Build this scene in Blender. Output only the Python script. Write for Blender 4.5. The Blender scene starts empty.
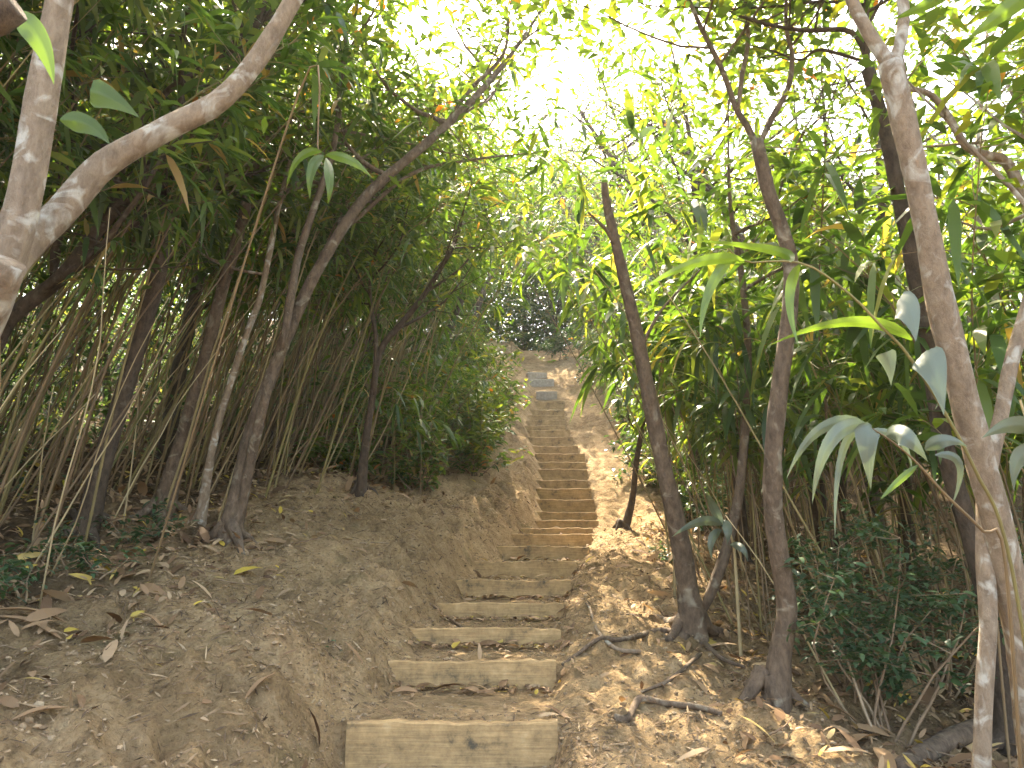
import bpy, math, random
import numpy as np
from mathutils import Vector, Matrix

SC = bpy.context.scene
COL = SC.collection
rng = np.random.default_rng(7)
random.seed(7)
R = math.radians

# ------------------------------------------------------------------ camera, sky, sun, exposure
W, H, F = 1024, 768, 780.0
PITCH = R(14.8)
CZ = 1.6
HAZE = .0011
CT, ST = math.cos(PITCH), math.sin(PITCH)
cd = bpy.data.cameras.new('camera')
cam = bpy.data.objects.new('camera', cd); COL.objects.link(cam)
cam.location = (0, 0, CZ)
cam.rotation_euler = (math.pi/2 + PITCH, 0, 0)
cd.sensor_width = 36.0; cd.lens = 36.0*F/W
cd.clip_start = 0.05; cd.clip_end = 2000
SC.camera = cam

SUN_EL, SUN_AZ = R(57), R(-13)          # azimuth measured from +Y towards +X
world = bpy.data.worlds.new('World'); SC.world = world
world.use_nodes = True
nt = world.node_tree
bg = nt.nodes['Background']
sky = nt.nodes.new('ShaderNodeTexSky'); sky.sky_type = 'NISHITA'
sky.sun_disc = False; sky.sun_elevation = SUN_EL; sky.sun_rotation = SUN_AZ
sky.dust_density = 4.0; sky.air_density = 1.0; sky.ozone_density = 0.6
nt.links.new(sky.outputs[0], bg.inputs[0]); bg.inputs[1].default_value = 0.15
sd = bpy.data.lights.new('sun', 'SUN'); sd.energy = 2.8; sd.angle = R(0.6); sd.color = (1.0, 0.93, 0.80)
sun = bpy.data.objects.new('sun', sd); COL.objects.link(sun)
sv = Vector((math.sin(SUN_AZ)*math.cos(SUN_EL), math.cos(SUN_AZ)*math.cos(SUN_EL), math.sin(SUN_EL)))
sun.rotation_euler = sv.to_track_quat('Z', 'Y').to_euler()
SC.view_settings.view_transform = 'Standard'
SC.view_settings.look = 'None'
SC.view_settings.gamma = 1.0
SC.view_settings.exposure = 3.27
SC.view_settings.use_white_balance = True
SC.view_settings.white_balance_temperature = 7500
SC.view_settings.white_balance_tint = 10
SC.cycles.max_bounces = 8
SC.cycles.transmission_bounces = 6
SC.cycles.diffuse_bounces = 5
SC.cycles.sample_clamp_indirect = 6

# ------------------------------------------------------------------ pixel <-> world
def at(px, py, t):
    dx = (px-512)/F; dy = (384-py)/F
    return Vector((dx*t, t*(CT-dy*ST), CZ+t*(ST+dy*CT)))

# steps measured in the photograph: top edge y, left x, right x, distance
STEPS = [(722,355,550,3.0),(661,403,550,3.85),(628,426,556,4.5),(603,448,559,5.2),(580,466,567,5.85),
 (561,484,573,6.5),(546,505,586,7.2),(534,515,589,8.0),(528,527,590,8.5),(520,542,596,9.0),(512,543,594,9.5),(499.5,542,592,10.0),
 (488.5,542,589,10.5),(480,544,586,11.0),(469,543,585,11.5),(462,543,584,11.9),(453.5,541,583,12.4),(446,538,576,12.9),
 (437,533,571,13.5),(430,531,568,14.0),(425.5,529,564,14.4),(420,531,564,14.8),(415,533,563,15.3),(410,535,563,15.8),(401,539,563,16.6)]
SY, SZ, SXL, SXR = [], [], [], []
for y, xl, xr, t in STEPS:
    a, b = at(xl, y, t), at(xr, y, t)
    SY.append(a.y); SZ.append(a.z); SXL.append(a.x); SXR.append(b.x)
SY, SZ, SXL, SXR = map(np.array, (SY, SZ, SXL, SXR))
riser = np.diff(SZ, prepend=SZ[0]-0.165)
riser[1:] = np.clip(riser[1:]-0.015, 0.09, 0.19); riser[0] = 0.165
TH = 0.055                                   # thickness of the boards
# tread profile: points (Y, Z)
pY, pZ = [-6, 0.3, 1.9, 2.5], [CZ-1.75, CZ-1.15, CZ-0.86, CZ-0.70]
for i in range(len(SY)):
    pY += [SY[i]+0.012, SY[i]+TH-0.008]; pZ += [SZ[i]-riser[i]+0.005, SZ[i]-0.012]
end = [at(546, 389, 17.5), at(536, 377, 18.6), at(534, 350, 22.0)]
pY += [e.y for e in end] + [26, 40, 80, 150]; pZ += [e.z for e in end] + [end[2].z+0.5, end[2].z+2.0, end[2].z+6, end[2].z+12]
pY, pZ = np.array(pY, float), np.array(pZ, float)
sYs = np.concatenate([[-6, 0.3, 2.2], SY, [e.y for e in end], [26, 40, 80, 150]])
sZs = np.concatenate([[CZ-1.7, CZ-1.1, CZ-0.75], SZ-riser*0.45, [e.z for e in end], [end[2].z+0.5, end[2].z+2.0, end[2].z+6, end[2].z+12]])
eY = np.concatenate([[-6, 2.0], SY, [e.y for e in end], [30, 60]])
eL = np.concatenate([[-0.9, -0.72], SXL, [at(535,389,17.5).x, at(527,377,18.6).x, at(522,350,22).x, 0.6, 0.6]])
eR = np.concatenate([[0.2, 0.16], SXR, [at(556,389,17.5).x, at(548,377,18.6).x, at(548,350,22).x, 1.6, 1.6]])

def _h(ix, iy, s):
    v = np.sin(ix*127.1+iy*311.7+s*74.7)*43758.5453
    return v-np.floor(v)
def vnoise(x, y, s=0):
    ix, iy = np.floor(x), np.floor(y); fx, fy = x-ix, y-iy
    fx = fx*fx*(3-2*fx); fy = fy*fy*(3-2*fy)
    a = _h(ix, iy, s); b = _h(ix+1, iy, s); c = _h(ix, iy+1, s); d = _h(ix+1, iy+1, s)
    return (a*(1-fx)+b*fx)*(1-fy)+(c*(1-fx)+d*fx)*fy-0.5
def fbm(x, y, oct=4, s=0):
    r = 0; a = 1.0
    for i in range(oct):
        r = r+a*vnoise(x*2**i+i*7.3, y*2**i+i*3.1, s+i); a *= 0.5
    return r
def gz(x, y):
    x = np.asarray(x, float); y = np.asarray(y, float)
    yw = y+0.0
    zp = np.interp(yw, pY, pZ); zs = np.interp(y, sYs, sZs)
    xl = np.interp(y, eY, eL)+0.05*vnoise(y*2.1, y*0+3, 5); xr = np.interp(y, eY, eR)+0.05*vnoise(y*2.3, y*0+9, 6)
    u = xl-x; w = x-xr
    far = np.clip((y-9)/6, 0, 1)
    lf = np.interp(u, [0, .08, .22, .42, .7, 1.2, 2, 4, 8, 30], [0, .07, .27, .40, .44, .50, .57, .78, 1.1, 3.0])
    lf = lf*(0.80+0.35*np.clip((y-4)/3, 0, 1)-0.35*far)*(1+0.35*vnoise(x*1.1, y*1.1, 11))
    rf = np.interp(w, [0, .1, .3, .6, 1.2, 2, 4, 8, 30], [0, .05, .08, .04, -.07, -.2, -.45, -.6, -1.0])
    rf = rf*(1-far)+far*np.interp(w, [0, .3, .8, 2, 30], [0, .06, .2, .35, .8])
    side = np.clip(np.maximum(u, w)/0.10, 0, 1); side = side*side*(3-2*side)
    z = zp*(1-side)+zs*side
    z = z+np.where(u > 0, lf, 0)+np.where(w > 0, rf, 0)
    rough = np.clip(np.maximum(u, w)/0.25, 0, 1)
    rid = np.abs(fbm(x*4.3+y*1.5, y*3.1, 3, 61))
    z = z-rough*.10*rid*(1+1.2*np.clip(1-np.abs(u-.35)/.5, 0, 1))+(.15+.85*rough)*.012*fbm(x*45, y*45, 2, 8)
    z = z+rough*(0.10*fbm(x*1.7, y*1.7, 3, 1)+0.055*fbm(x*7, y*7, 3, 2)*(1+np.clip(1-np.abs(u-.3)/.5, 0, 1)))+(0.2+0.8*rough)*0.034*fbm(x*20, y*20, 2, 3)
    # a trodden shelf of soil mounding up against the right ends of the boards
    return z
def g1(x, y): return float(gz(x, y))
def hit(px, py, t0=1.5, t1=40):
    ts = np.linspace(t0, t1, 6000)
    dx = (px-512)/F; dy = (384-py)/F
    X = dx*ts; Y = ts*(CT-dy*ST); Z = CZ+ts*(ST+dy*CT)
    k = np.argmax(Z < gz(X, Y)) if (Z < gz(X, Y)).any() else len(ts)-1
    return float(ts[k])

# ------------------------------------------------------------------ mesh helpers
class MB:
    def __init__(s): s.V = []; s.Q = []; s.T = []; s.n = 0
    def add(s, V, Q=None, T=None):
        V = np.asarray(V, float).reshape(-1, 3)
        if Q is not None and len(Q): s.Q.append(np.asarray(Q, int)+s.n)
        if T is not None and len(T): s.T.append(np.asarray(T, int)+s.n)
        s.V.append(V); s.n += len(V)
    def mesh(s, name, mat, smooth=True):
        V = np.concatenate(s.V); m = bpy.data.meshes.new(name)
        Q = np.concatenate(s.Q) if s.Q else np.zeros((0, 4), int)
        T = np.concatenate(s.T) if s.T else np.zeros((0, 3), int)
        m.vertices.add(len(V)); m.vertices.foreach_set('co', V.astype(np.float32).ravel())
        lv = np.concatenate([Q.ravel(), T.ravel()]).astype(np.int32)
        m.loops.add(len(lv)); m.loops.foreach_set('vertex_index', lv)
        ls = np.concatenate([np.arange(len(Q))*4, len(Q)*4+np.arange(len(T))*3]).astype(np.int32)
        m.polygons.add(len(ls)); m.polygons.foreach_set('loop_start', ls)
        m.polygons.foreach_set('use_smooth', np.full(len(ls), smooth))
        m.update(calc_edges=True); m.validate()
        m.materials.append(mat)
        return m
    def obj(s, name, mat, parent=None, smooth=True):
        return link(name, s.mesh(name, mat, smooth), parent)
def link(name, data, parent=None):
    o = bpy.data.objects.new(name, data); COL.objects.link(o)
    if parent is not None: o.parent = parent
    return o
def tag(o, label, cat=None, group=None, kind=None):
    if label: o['label'] = label
    if cat: o['category'] = cat
    if group: o['group'] = group
    if kind: o['kind'] = kind
    return o
def empty(name, loc, label, cat, group=None, rz=0):
    o = bpy.data.objects.new(name, None); COL.objects.link(o)
    o.location = loc; o.rotation_euler = (0, 0, rz); o.empty_display_size = 0.1
    return tag(o, label, cat, group)
def structure(o): o['kind'] = 'structure'; return o

def smooth_line(P, r, n):
    P = np.array([list(p) for p in P], float); r = np.array(r, float)
    if len(P) > 2:
        d = np.concatenate([[0], np.cumsum(np.linalg.norm(np.diff(P, axis=0), axis=1))])
        s = np.linspace(0, d[-1], n)
        Q = np.vstack([2*P[0]-P[1], P, 2*P[-1]-P[-2]]); out = np.empty((n, 3))
        k = np.clip(np.searchsorted(d, s, side='right')-1, 0, len(P)-2)
        f = ((s-d[k])/np.maximum(d[k+1]-d[k], 1e-9))[:, None]
        p0, p1, p2, p3 = Q[k], Q[k+1], Q[k+2], Q[k+3]
        out = 0.5*((2*p1)+(-p0+p2)*f+(2*p0-5*p1+4*p2-p3)*f**2+(-p0+3*p1-3*p2+p3)*f**3)
        return out, np.interp(s, d, r)
    s = np.linspace(0, 1, n)[:, None]
    return P[0]*(1-s)+P[1]*s, np.interp(np.linspace(0, 1, n), [0, 1], r)
def tube(mb, P, r, sides=6, cap=False, rough=0.0, rs=None):
    P = np.asarray(P, float); r = np.asarray(r, float); n = len(P)
    T = np.gradient(P, axis=0); T /= np.linalg.norm(T, axis=1)[:, None]+1e-9
    ref = np.array([0.31, 0.17, 0.93]) if abs(T[0] @ np.array([0.31, .17, .93])) < .95 else np.array([1., 0, 0])
    u = np.cross(T, ref); u /= np.linalg.norm(u, axis=1)[:, None]+1e-9
    v = np.cross(T, u)
    a = np.linspace(0, 2*np.pi, sides, endpoint=False)
    rr = np.repeat(r[:, None], sides, 1)
    if rough:
        L = np.concatenate([[0], np.cumsum(np.linalg.norm(np.diff(P, axis=0), axis=1))])
        sd_ = random.random()*100
        rr = rr*(1+rough*2*fbm(np.cos(a)[None, :]*1.3+sd_+L[:, None]*3.1, np.sin(a)[None, :]*1.3+L[:, None]*5.0, 3, 4))
    V = P[:, None, :]+rr[:, :, None]*(np.cos(a)[None, :, None]*u[:, None, :]+np.sin(a)[None, :, None]*v[:, None, :])
    i = np.arange(n-1)[:, None]*sides; j = np.arange(sides)[None, :]; j2 = (j+1) % sides
    Q = np.stack([i+j, i+j2, i+sides+j2, i+sides+j], -1).reshape(-1, 4)
    Tt = []
    V = V.reshape(-1, 3)
    if cap:
        c = len(V); V = np.vstack([V, P[-1], P[0]])
        b = (n-1)*sides
        Tt = [[b+k, b+(k+1) % sides, c] for k in range(sides)]+[[(k+1) % sides, k, c+1] for k in range(sides)]
    mb.add(V, Q, Tt)

def norm(a): return a/(np.linalg.norm(a, axis=-1, keepdims=True)+1e-9)
def leaves(mb, P, D, L, Wd, droop=0.5, fine=True, roll=0.6, up=None, curl=0.0):
    """P base points, D directions (n,3), L lengths, Wd widths: lance-shaped blades that droop under gravity"""
    P = np.asarray(P, float); n = len(P)
    if n == 0: return
    D = norm(np.asarray(D, float)); L = np.broadcast_to(L, (n,)).astype(float); Wd = np.broadcast_to(Wd, (n,)).astype(float)
    up = np.array([0, 0, 1.0]) if up is None else up
    S = np.cross(D, up)+rng.normal(0, 1, (n, 3))*roll*0.5; S = norm(S-np.sum(S*D, 1, keepdims=True)*D)
    N = np.cross(S, D)
    if fine:
        ss = np.array([0, .16, .42, .72, 1.0]); ww = np.array([.06, .42, .5, .33, 0])
    else:
        ss = np.array([0, .42, 1.0]); ww = np.array([0, .5, 0])
    dr = np.broadcast_to(droop, (n,)).astype(float)*rng.uniform(.5, 1.4, n)
    pts = []
    for s in ss:
        c = P+D*(L*s)[:, None]*(1-.12*dr[:, None]*s)
        c = c-np.array([0, 0, 1.0])*(L*dr*s*s*.6)[:, None]+N*(L*curl*s*(1-s))[:, None]
        pts.append(c)
    if fine:
        V = np.empty((n, 8, 3)); V[:, 0] = pts[0]; V[:, 7] = pts[4]
        for k in range(3):
            w = (Wd*ww[k+1])[:, None]
            lift = N*(Wd*ww[k+1]*.22)[:, None]
            V[:, 1+2*k] = pts[k+1]-S*w+lift; V[:, 2+2*k] = pts[k+1]+S*w+lift
        b = np.arange(n)[:, None]*8
        Q = np.concatenate([b+np.array([1, 3, 4, 2]), b+np.array([3, 5, 6, 4])]); T = np.concatenate([b+np.array([0, 1, 2]), b+np.array([5, 7, 6])])
        mb.add(V.reshape(-1, 3), Q, T)
    else:
        V = np.empty((n, 4, 3)); V[:, 0] = pts[0]; V[:, 3] = pts[2]
        w = (Wd*.5)[:, None]; V[:, 1] = pts[1]-S*w+N*w*.3; V[:, 2] = pts[1]+S*w+N*w*.3
        b = np.arange(n)[:, None]*4
        mb.add(V.reshape(-1, 3), None, np.concatenate([b+np.array([0, 1, 2]), b+np.array([1, 3, 2])]))
def rdir(n, zlo=-.4, zhi=.6):
    a = rng.uniform(0, 2*np.pi, n); z = rng.uniform(zlo, zhi, n); r = np.sqrt(1-z*z)
    return np.stack([r*np.cos(a), r*np.sin(a), z], 1)

# ------------------------------------------------------------------ materials
def mat(name):
    m = bpy.data.materials.new(name); m.use_nodes = True
    t = m.node_tree; t.nodes.clear(); return m, t, t.nodes.new, t.links.new
def ramp(nw, stops):
    r = nw('ShaderNodeValToRGB'); e = r.color_ramp.elements
    while len(e) > 1: e.remove(e[0])
    e[0].position = stops[0][0]; e[0].color = (*stops[0][1], 1)
    for p, c in stops[1:]:
        q = e.new(p); q.color = (*c, 1)
    return r
def leaf_mat(name, stops, trans, tcol, rough=.42, spec=.5, island=True):
    m, t, nw, ln = mat(name)
    g = nw('ShaderNodeNewGeometry'); oi = nw('ShaderNodeObjectInfo')
    r = ramp(nw, stops); ln(g.outputs['Random Per Island'], r.inputs[0])
    tc = nw('ShaderNodeTexCoord'); nz = nw('ShaderNodeTexNoise'); nz.inputs['Scale'].default_value = 1.3; nz.inputs['Detail'].default_value = 3
    ln(tc.outputs['Object'], nz.inputs['Vector'])
    hsv = nw('ShaderNodeHueSaturation'); mp = nw('ShaderNodeMapRange')
    mp.inputs[3].default_value = .65; mp.inputs[4].default_value = 1.35
    ln(nz.outputs[0], mp.inputs[0]); ln(mp.outputs[0], hsv.inputs['Value']); ln(r.outputs[0], hsv.inputs['Color'])
    p = nw('ShaderNodeBsdfPrincipled'); p.inputs['Roughness'].default_value = rough; p.inputs['Specular IOR Level'].default_value = spec
    ln(hsv.outputs[0], p.inputs['Base Color'])
    tr = nw('ShaderNodeBsdfTranslucent')
    mx = nw('ShaderNodeMix'); mx.data_type = 'RGBA'; mx.blend_type = 'MULTIPLY'; mx.inputs[0].default_value = 1
    ln(hsv.outputs[0], mx.inputs[6]); mx.inputs[7].default_value = (*tcol, 1)
    ln(mx.outputs[2], tr.inputs[0])
    ms = nw('ShaderNodeMixShader'); ms.inputs[0].default_value = trans
    ln(p.outputs[0], ms.inputs[1]); ln(tr.outputs[0], ms.inputs[2])
    o = nw('ShaderNodeOutputMaterial'); ln(ms.outputs[0], o.inputs[0]); return m
def bark_mat(name, base, dark, patch, amount, scale=9, bump=.9):
    m, t, nw, ln = mat(name)
    tc = nw('ShaderNodeTexCoord')
    n1 = nw('ShaderNodeTexNoise'); n1.inputs['Scale'].default_value = scale*3; n1.inputs['Detail'].default_value = 8; n1.inputs['Roughness'].default_value = .7
    n2 = nw('ShaderNodeTexNoise'); n2.inputs['Scale'].default_value = scale; n2.inputs['Detail'].default_value = 5; n2.inputs['Distortion'].default_value = 1.2
    mpg = nw('ShaderNodeMapping'); mpg.inputs['Scale'].default_value = (1, 1, .45)
    ln(tc.outputs['Object'], mpg.inputs[0]); ln(mpg.outputs[0], n1.inputs[0]); ln(tc.outputs['Object'], n2.inputs[0])
    r1 = ramp(nw, [(.3, dark), (.62, base)]); ln(n1.outputs[0], r1.inputs[0])
    r2 = ramp(nw, [(amount-.03, (0, 0, 0)), (amount+.1, (1, 1, 1))]); ln(n2.outputs[0], r2.inputs[0])
    mx = nw('ShaderNodeMix'); mx.data_type = 'RGBA'; ln(r2.outputs[0], mx.inputs[0]); ln(r1.outputs[0], mx.inputs[6])
    pv = nw('ShaderNodeMix'); pv.data_type = 'RGBA'; ln(n1.outputs[0], pv.inputs[0]); pv.inputs[6].default_value = (*[c*.6 for c in patch], 1); pv.inputs[7].default_value = (*[min(1, c*1.3) for c in patch], 1)
    ln(pv.outputs[2], mx.inputs[7])
    w = nw('ShaderNodeTexWave'); w.bands_direction = 'Z'; w.inputs['Scale'].default_value = 5; w.inputs['Distortion'].default_value = 14; w.inputs['Detail'].default_value = 4
    ln(tc.outputs['Object'], w.inputs[0])
    ad = nw('ShaderNodeMath'); ad.operation = 'ADD'; ln(n1.outputs[0], ad.inputs[0])
    ml = nw('ShaderNodeMath'); ml.operation = 'MULTIPLY'; ml.inputs[1].default_value = .08; ln(w.outputs[1], ml.inputs[0]); ln(ml.outputs[0], ad.inputs[1])
    b = nw('ShaderNodeBump'); b.inputs['Strength'].default_value = bump; b.inputs['Distance'].default_value = .02; ln(ad.outputs[0], b.inputs['Height'])
    p = nw('ShaderNodeBsdfPrincipled'); p.inputs['Roughness'].default_value = .85; p.inputs['Specular IOR Level'].default_value = .25
    ln(mx.outputs[2], p.inputs['Base Color']); ln(b.outputs[0], p.inputs['Normal'])
    o = nw('ShaderNodeOutputMaterial'); ln(p.outputs[0], o.inputs[0]); return m
def simple_mat(name, stops, rough=.8, scale=0, bump=0, island=True):
    m, t, nw, ln = mat(name)
    g = nw('ShaderNodeNewGeometry'); oi = nw('ShaderNodeObjectInfo'); tc = nw('ShaderNodeTexCoord')
    ad = nw('ShaderNodeMath'); ad.operation = 'ADD'; ln(g.outputs['Random Per Island'], ad.inputs[0]); ln(oi.outputs['Random'], ad.inputs[1])
    fr = nw('ShaderNodeMath'); fr.operation = 'FRACT'; ln(ad.outputs[0], fr.inputs[0])
    r = ramp(nw, stops); ln(fr.outputs[0], r.inputs[0])
    nz = nw('ShaderNodeTexNoise'); nz.inputs['Scale'].default_value = scale or 12; nz.inputs['Detail'].default_value = 5; ln(tc.outputs['Object'], nz.inputs[0])
    hsv = nw('ShaderNodeHueSaturation'); mp = nw('ShaderNodeMapRange'); mp.inputs[3].default_value = .5; mp.inputs[4].default_value = 1.5
    ln(nz.outputs[0], mp.inputs[0]); ln(mp.outputs[0], hsv.inputs['Value']); ln(r.outputs[0], hsv.inputs['Color'])
    p = nw('ShaderNodeBsdfPrincipled'); p.inputs['Roughness'].default_value = rough; p.inputs['Specular IOR Level'].default_value = .3
    ln(hsv.outputs[0], p.inputs['Base Color'])
    if bump:
        b = nw('ShaderNodeBump'); b.inputs['Strength'].default_value = bump; b.inputs['Distance'].default_value = .01
        ln(nz.outputs[0], b.inputs['Height']); ln(b.outputs[0], p.inputs['Normal'])
    o = nw('ShaderNodeOutputMaterial'); ln(p.outputs[0], o.inputs[0]); return m

def dirt_mat():
    m, t, nw, ln = mat('sandy_soil')
    tc = nw('ShaderNodeTexCoord')
    def noise(s, d=6, ro=.6, dist=0):
        n = nw('ShaderNodeTexNoise'); n.inputs['Scale'].default_value = s; n.inputs['Detail'].default_value = d
        n.inputs['Roughness'].default_value = ro; n.inputs['Distortion'].default_value = dist; ln(tc.outputs['Object'], n.inputs[0]); return n
    a, b, c, d = noise(1.1, 5), noise(9, 8, .7, .5), noise(70, 6, .75), noise(2.6, 4, .55, .8)
    r1 = ramp(nw, [(.3, (.25, .175, .10)), (.5, (.48, .345, .195)), (.7, (.62, .475, .295))]); ln(b.outputs[0], r1.inputs[0])
    r2 = ramp(nw, [(.35, (.55, .50, .42)), (.65, (1.15, 1.08, 1.0))]); ln(a.outputs[0], r2.inputs[0])
    mx = nw('ShaderNodeMix'); mx.data_type = 'RGBA'; mx.blend_type = 'MULTIPLY'; mx.inputs[0].default_value = .75; ln(r1.outputs[0], mx.inputs[6]); ln(r2.outputs[0], mx.inputs[7])
    r3 = ramp(nw, [(.32, (.35, .32, .28)), (.47, (.95, .95, .95)), (.62, (1.1, 1.1, 1.08)), (.75, (1.45, 1.45, 1.4))]); ln(c.outputs[0], r3.inputs[0])
    m2 = nw('ShaderNodeMix'); m2.data_type = 'RGBA'; m2.blend_type = 'MULTIPLY'; m2.inputs[0].default_value = .8; ln(mx.outputs[2], m2.inputs[6]); ln(r3.outputs[0], m2.inputs[7])
    # faint olive algae stains
    r4 = ramp(nw, [(.58, (0, 0, 0)), (.72, (.45, .45, .45))]); ln(d.outputs[0], r4.inputs[0])
    m3 = nw('ShaderNodeMix'); m3.data_type = 'RGBA'; ln(r4.outputs[0], m3.inputs[0]); ln(m2.outputs[2], m3.inputs[6]); m3.inputs[7].default_value = (.14, .13, .06, 1)
    # leafy humus away from the trail (vertex attribute written with the terrain)
    at_ = nw('ShaderNodeAttribute'); at_.attribute_name = 'humus'
    hr = ramp(nw, [(.35, (.035, .024, .014)), (.6, (.13, .085, .045))]); ln(b.outputs[0], hr.inputs[0])
    m4 = nw('ShaderNodeMix'); m4.data_type = 'RGBA'; ln(at_.outputs['Fac'], m4.inputs[0]); ln(m3.outputs[2], m4.inputs[6]); ln(hr.outputs[0], m4.inputs[7])
    v = nw('ShaderNodeTexVoronoi'); v.inputs['Scale'].default_value = 38; ln(tc.outputs['Object'], v.inputs[0])
    s1 = nw('ShaderNodeMath'); s1.operation = 'ADD'; ln(b.outputs[0], s1.inputs[0]); ln(c.outputs[0], s1.inputs[1])
    s2 = nw('ShaderNodeMath'); s2.operation = 'SUBTRACT'; ln(s1.outputs[0], s2.inputs[0]); vm = nw('ShaderNodeMath'); vm.operation = 'MULTIPLY'; vm.inputs[1].default_value = .6
    ln(v.outputs['Distance'], vm.inputs[0]); ln(vm.outputs[0], s2.inputs[1])
    bp = nw('ShaderNodeBump'); bp.inputs['Strength'].default_value = .9; bp.inputs['Distance'].default_value = .05; ln(s2.outputs[0], bp.inputs['Height'])
    p = nw('ShaderNodeBsdfPrincipled'); p.inputs['Roughness'].default_value = .95; p.inputs['Specular IOR Level'].default_value = .15
    ln(m4.outputs[2], p.inputs['Base Color']); ln(bp.outputs[0], p.inputs['Normal'])
    o = nw('ShaderNodeOutputMaterial'); ln(p.outputs[0], o.inputs[0]); return m
def board_mat():
    m, t, nw, ln = mat('weathered_board')
    tc = nw('ShaderNodeTexCoord'); oi = nw('ShaderNodeObjectInfo')
    off = nw('ShaderNodeVectorMath'); off.operation = 'ADD'; sc = nw('ShaderNodeVectorMath'); sc.operation = 'SCALE'; sc.inputs[3].default_value = 7
    cx = nw('ShaderNodeCombineXYZ'); ln(oi.outputs['Random'], cx.inputs[0]); ln(oi.outputs['Random'], cx.inputs[2]); ln(cx.outputs[0], sc.inputs[0])
    ln(tc.outputs['Object'], off.inputs[0]); ln(sc.outputs[0], off.inputs[1])
    n1 = nw('ShaderNodeTexNoise'); n1.inputs['Scale'].default_value = 7; n1.inputs['Detail'].default_value = 9; n1.inputs['Roughness'].default_value = .72; ln(off.outputs[0], n1.inputs[0])
    mp = nw('ShaderNodeMapping'); mp.inputs['Scale'].default_value = (3, 30, 60); ln(off.outputs[0], mp.inputs[0])
    n2 = nw('ShaderNodeTexNoise'); n2.inputs['Scale'].default_value = 2; n2.inputs['Detail'].default_value = 6; ln(mp.outputs[0], n2.inputs[0])
    r = ramp(nw, [(.34, (.09, .075, .052)), (.42, (.30, .20, .10)), (.56, (.46, .305, .15)), (.72, (.58, .42, .235))]); ln(n1.outputs[0], r.inputs[0])
    r2 = ramp(nw, [(.3, (.7, .68, .62)), (.7, (1.1, 1.08, 1))]); ln(n2.outputs[0], r2.inputs[0])
    mx = nw('ShaderNodeMix'); mx.data_type = 'RGBA'; mx.blend_type = 'MULTIPLY'; mx.inputs[0].default_value = .8; ln(r.outputs[0], mx.inputs[6]); ln(r2.outputs[0], mx.inputs[7])
    b = nw('ShaderNodeBump'); b.inputs['Strength'].default_value = .35; b.inputs['Distance'].default_value = .006; ln(n2.outputs[0], b.inputs['Height'])
    p = nw('ShaderNodeBsdfPrincipled'); p.inputs['Roughness'].default_value = .8; p.inputs['Specular IOR Level'].default_value = .3
    ln(mx.outputs[2], p.inputs['Base Color']); ln(b.outputs[0], p.inputs['Normal'])
    o = nw('ShaderNodeOutputMaterial'); ln(p.outputs[0], o.inputs[0]); return m

M = {}
M['bamboo_leaf'] = leaf_mat('bamboo_leaf', [(0, (.030, .062, .018)), (.45, (.052, .098, .024)), (.75, (.09, .14, .03)), (.93, (.14, .17, .04)), (.97, (.28, .19, .08))], .36, (3.1, 3.0, 1.0))
M['tree_leaf'] = leaf_mat('tree_leaf', [(0, (.035, .065, .02)), (.5, (.06, .10, .026)), (.8, (.10, .15, .03)), (.96, (.17, .17, .03)), (.985, (.35, .12, .03))], .32, (3.0, 2.9, 1.0))
M['far_leaf'] = leaf_mat('far_leaf', [(0, (.035, .07, .035)), (.5, (.06, .10, .045)), (.8, (.10, .14, .05)), (.97, (.2, .18, .06))], .38, (2.3, 2.4, 1.2), rough=.6)
M['shrub_leaf'] = leaf_mat('shrub_leaf', [(0, (.03, .065, .03)), (.6, (.05, .10, .045)), (.95, (.09, .14, .06))], .25, (2.0, 2.2, .9), rough=.4)
M['pale_leaf'] = leaf_mat('pale_leaf', [(0, (.08, .105, .07)), (.5, (.11, .135, .095)), (1, (.15, .165, .125))], .2, (1.3, 1.5, .9), rough=.5, spec=.5)
M['dead_leaf'] = leaf_mat('dead_leaf', [(0, (.10, .055, .028)), (.35, (.19, .11, .055)), (.65, (.30, .19, .10)), (.9, (.42, .30, .18)), (.985, (.5, .36, .06))], .15, (1.3, 1.1, .8), rough=.7, spec=.3)
M['bark_pale'] = bark_mat('bark_pale', (.33, .25, .17), (.17, .12, .08), (.52, .48, .40), .55, 10)
M['bark_brown'] = bark_mat('bark_brown', (.18, .128, .085), (.06, .042, .028), (.30, .26, .19), .60, 9)
M['bark_dark'] = bark_mat('bark_dark', (.11, .080, .055), (.04, .029, .02), (.16, .14, .10), .63, 9)
M['culm'] = simple_mat('bamboo_culm', [(0, (.13, .085, .045)), (.35, (.23, .155, .08)), (.6, (.20, .165, .06)), (.8, (.34, .245, .125)), (1, (.13, .135, .045))], .55, 5)
M['dry_culm'] = simple_mat('dry_culm', [(0, (.34, .25, .13)), (1, (.42, .34, .19))], .55, 9)
M['twig'] = simple_mat('twig_bark', [(0, (.14, .09, .055)), (.5, (.24, .165, .10)), (1, (.34, .25, .16))], .85, 30, .3)
M['stone'] = simple_mat('grey_stone', [(0, (.34, .29, .22)), (1, (.44, .38, .30))], .9, 20, .4)
M['clod'] = simple_mat('soil_clod', [(0, (.15, .10, .055)), (.6, (.29, .20, .115)), (1, (.38, .28, .17))], .95, 30)
M['debris'] = simple_mat('leaf_debris', [(0, (.07, .045, .025)), (.6, (.17, .11, .06)), (.9, (.30, .21, .12)), (1, (.4, .3, .18))], .9, 30)
M['soil'] = dirt_mat()
M['board'] = board_mat()

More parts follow.
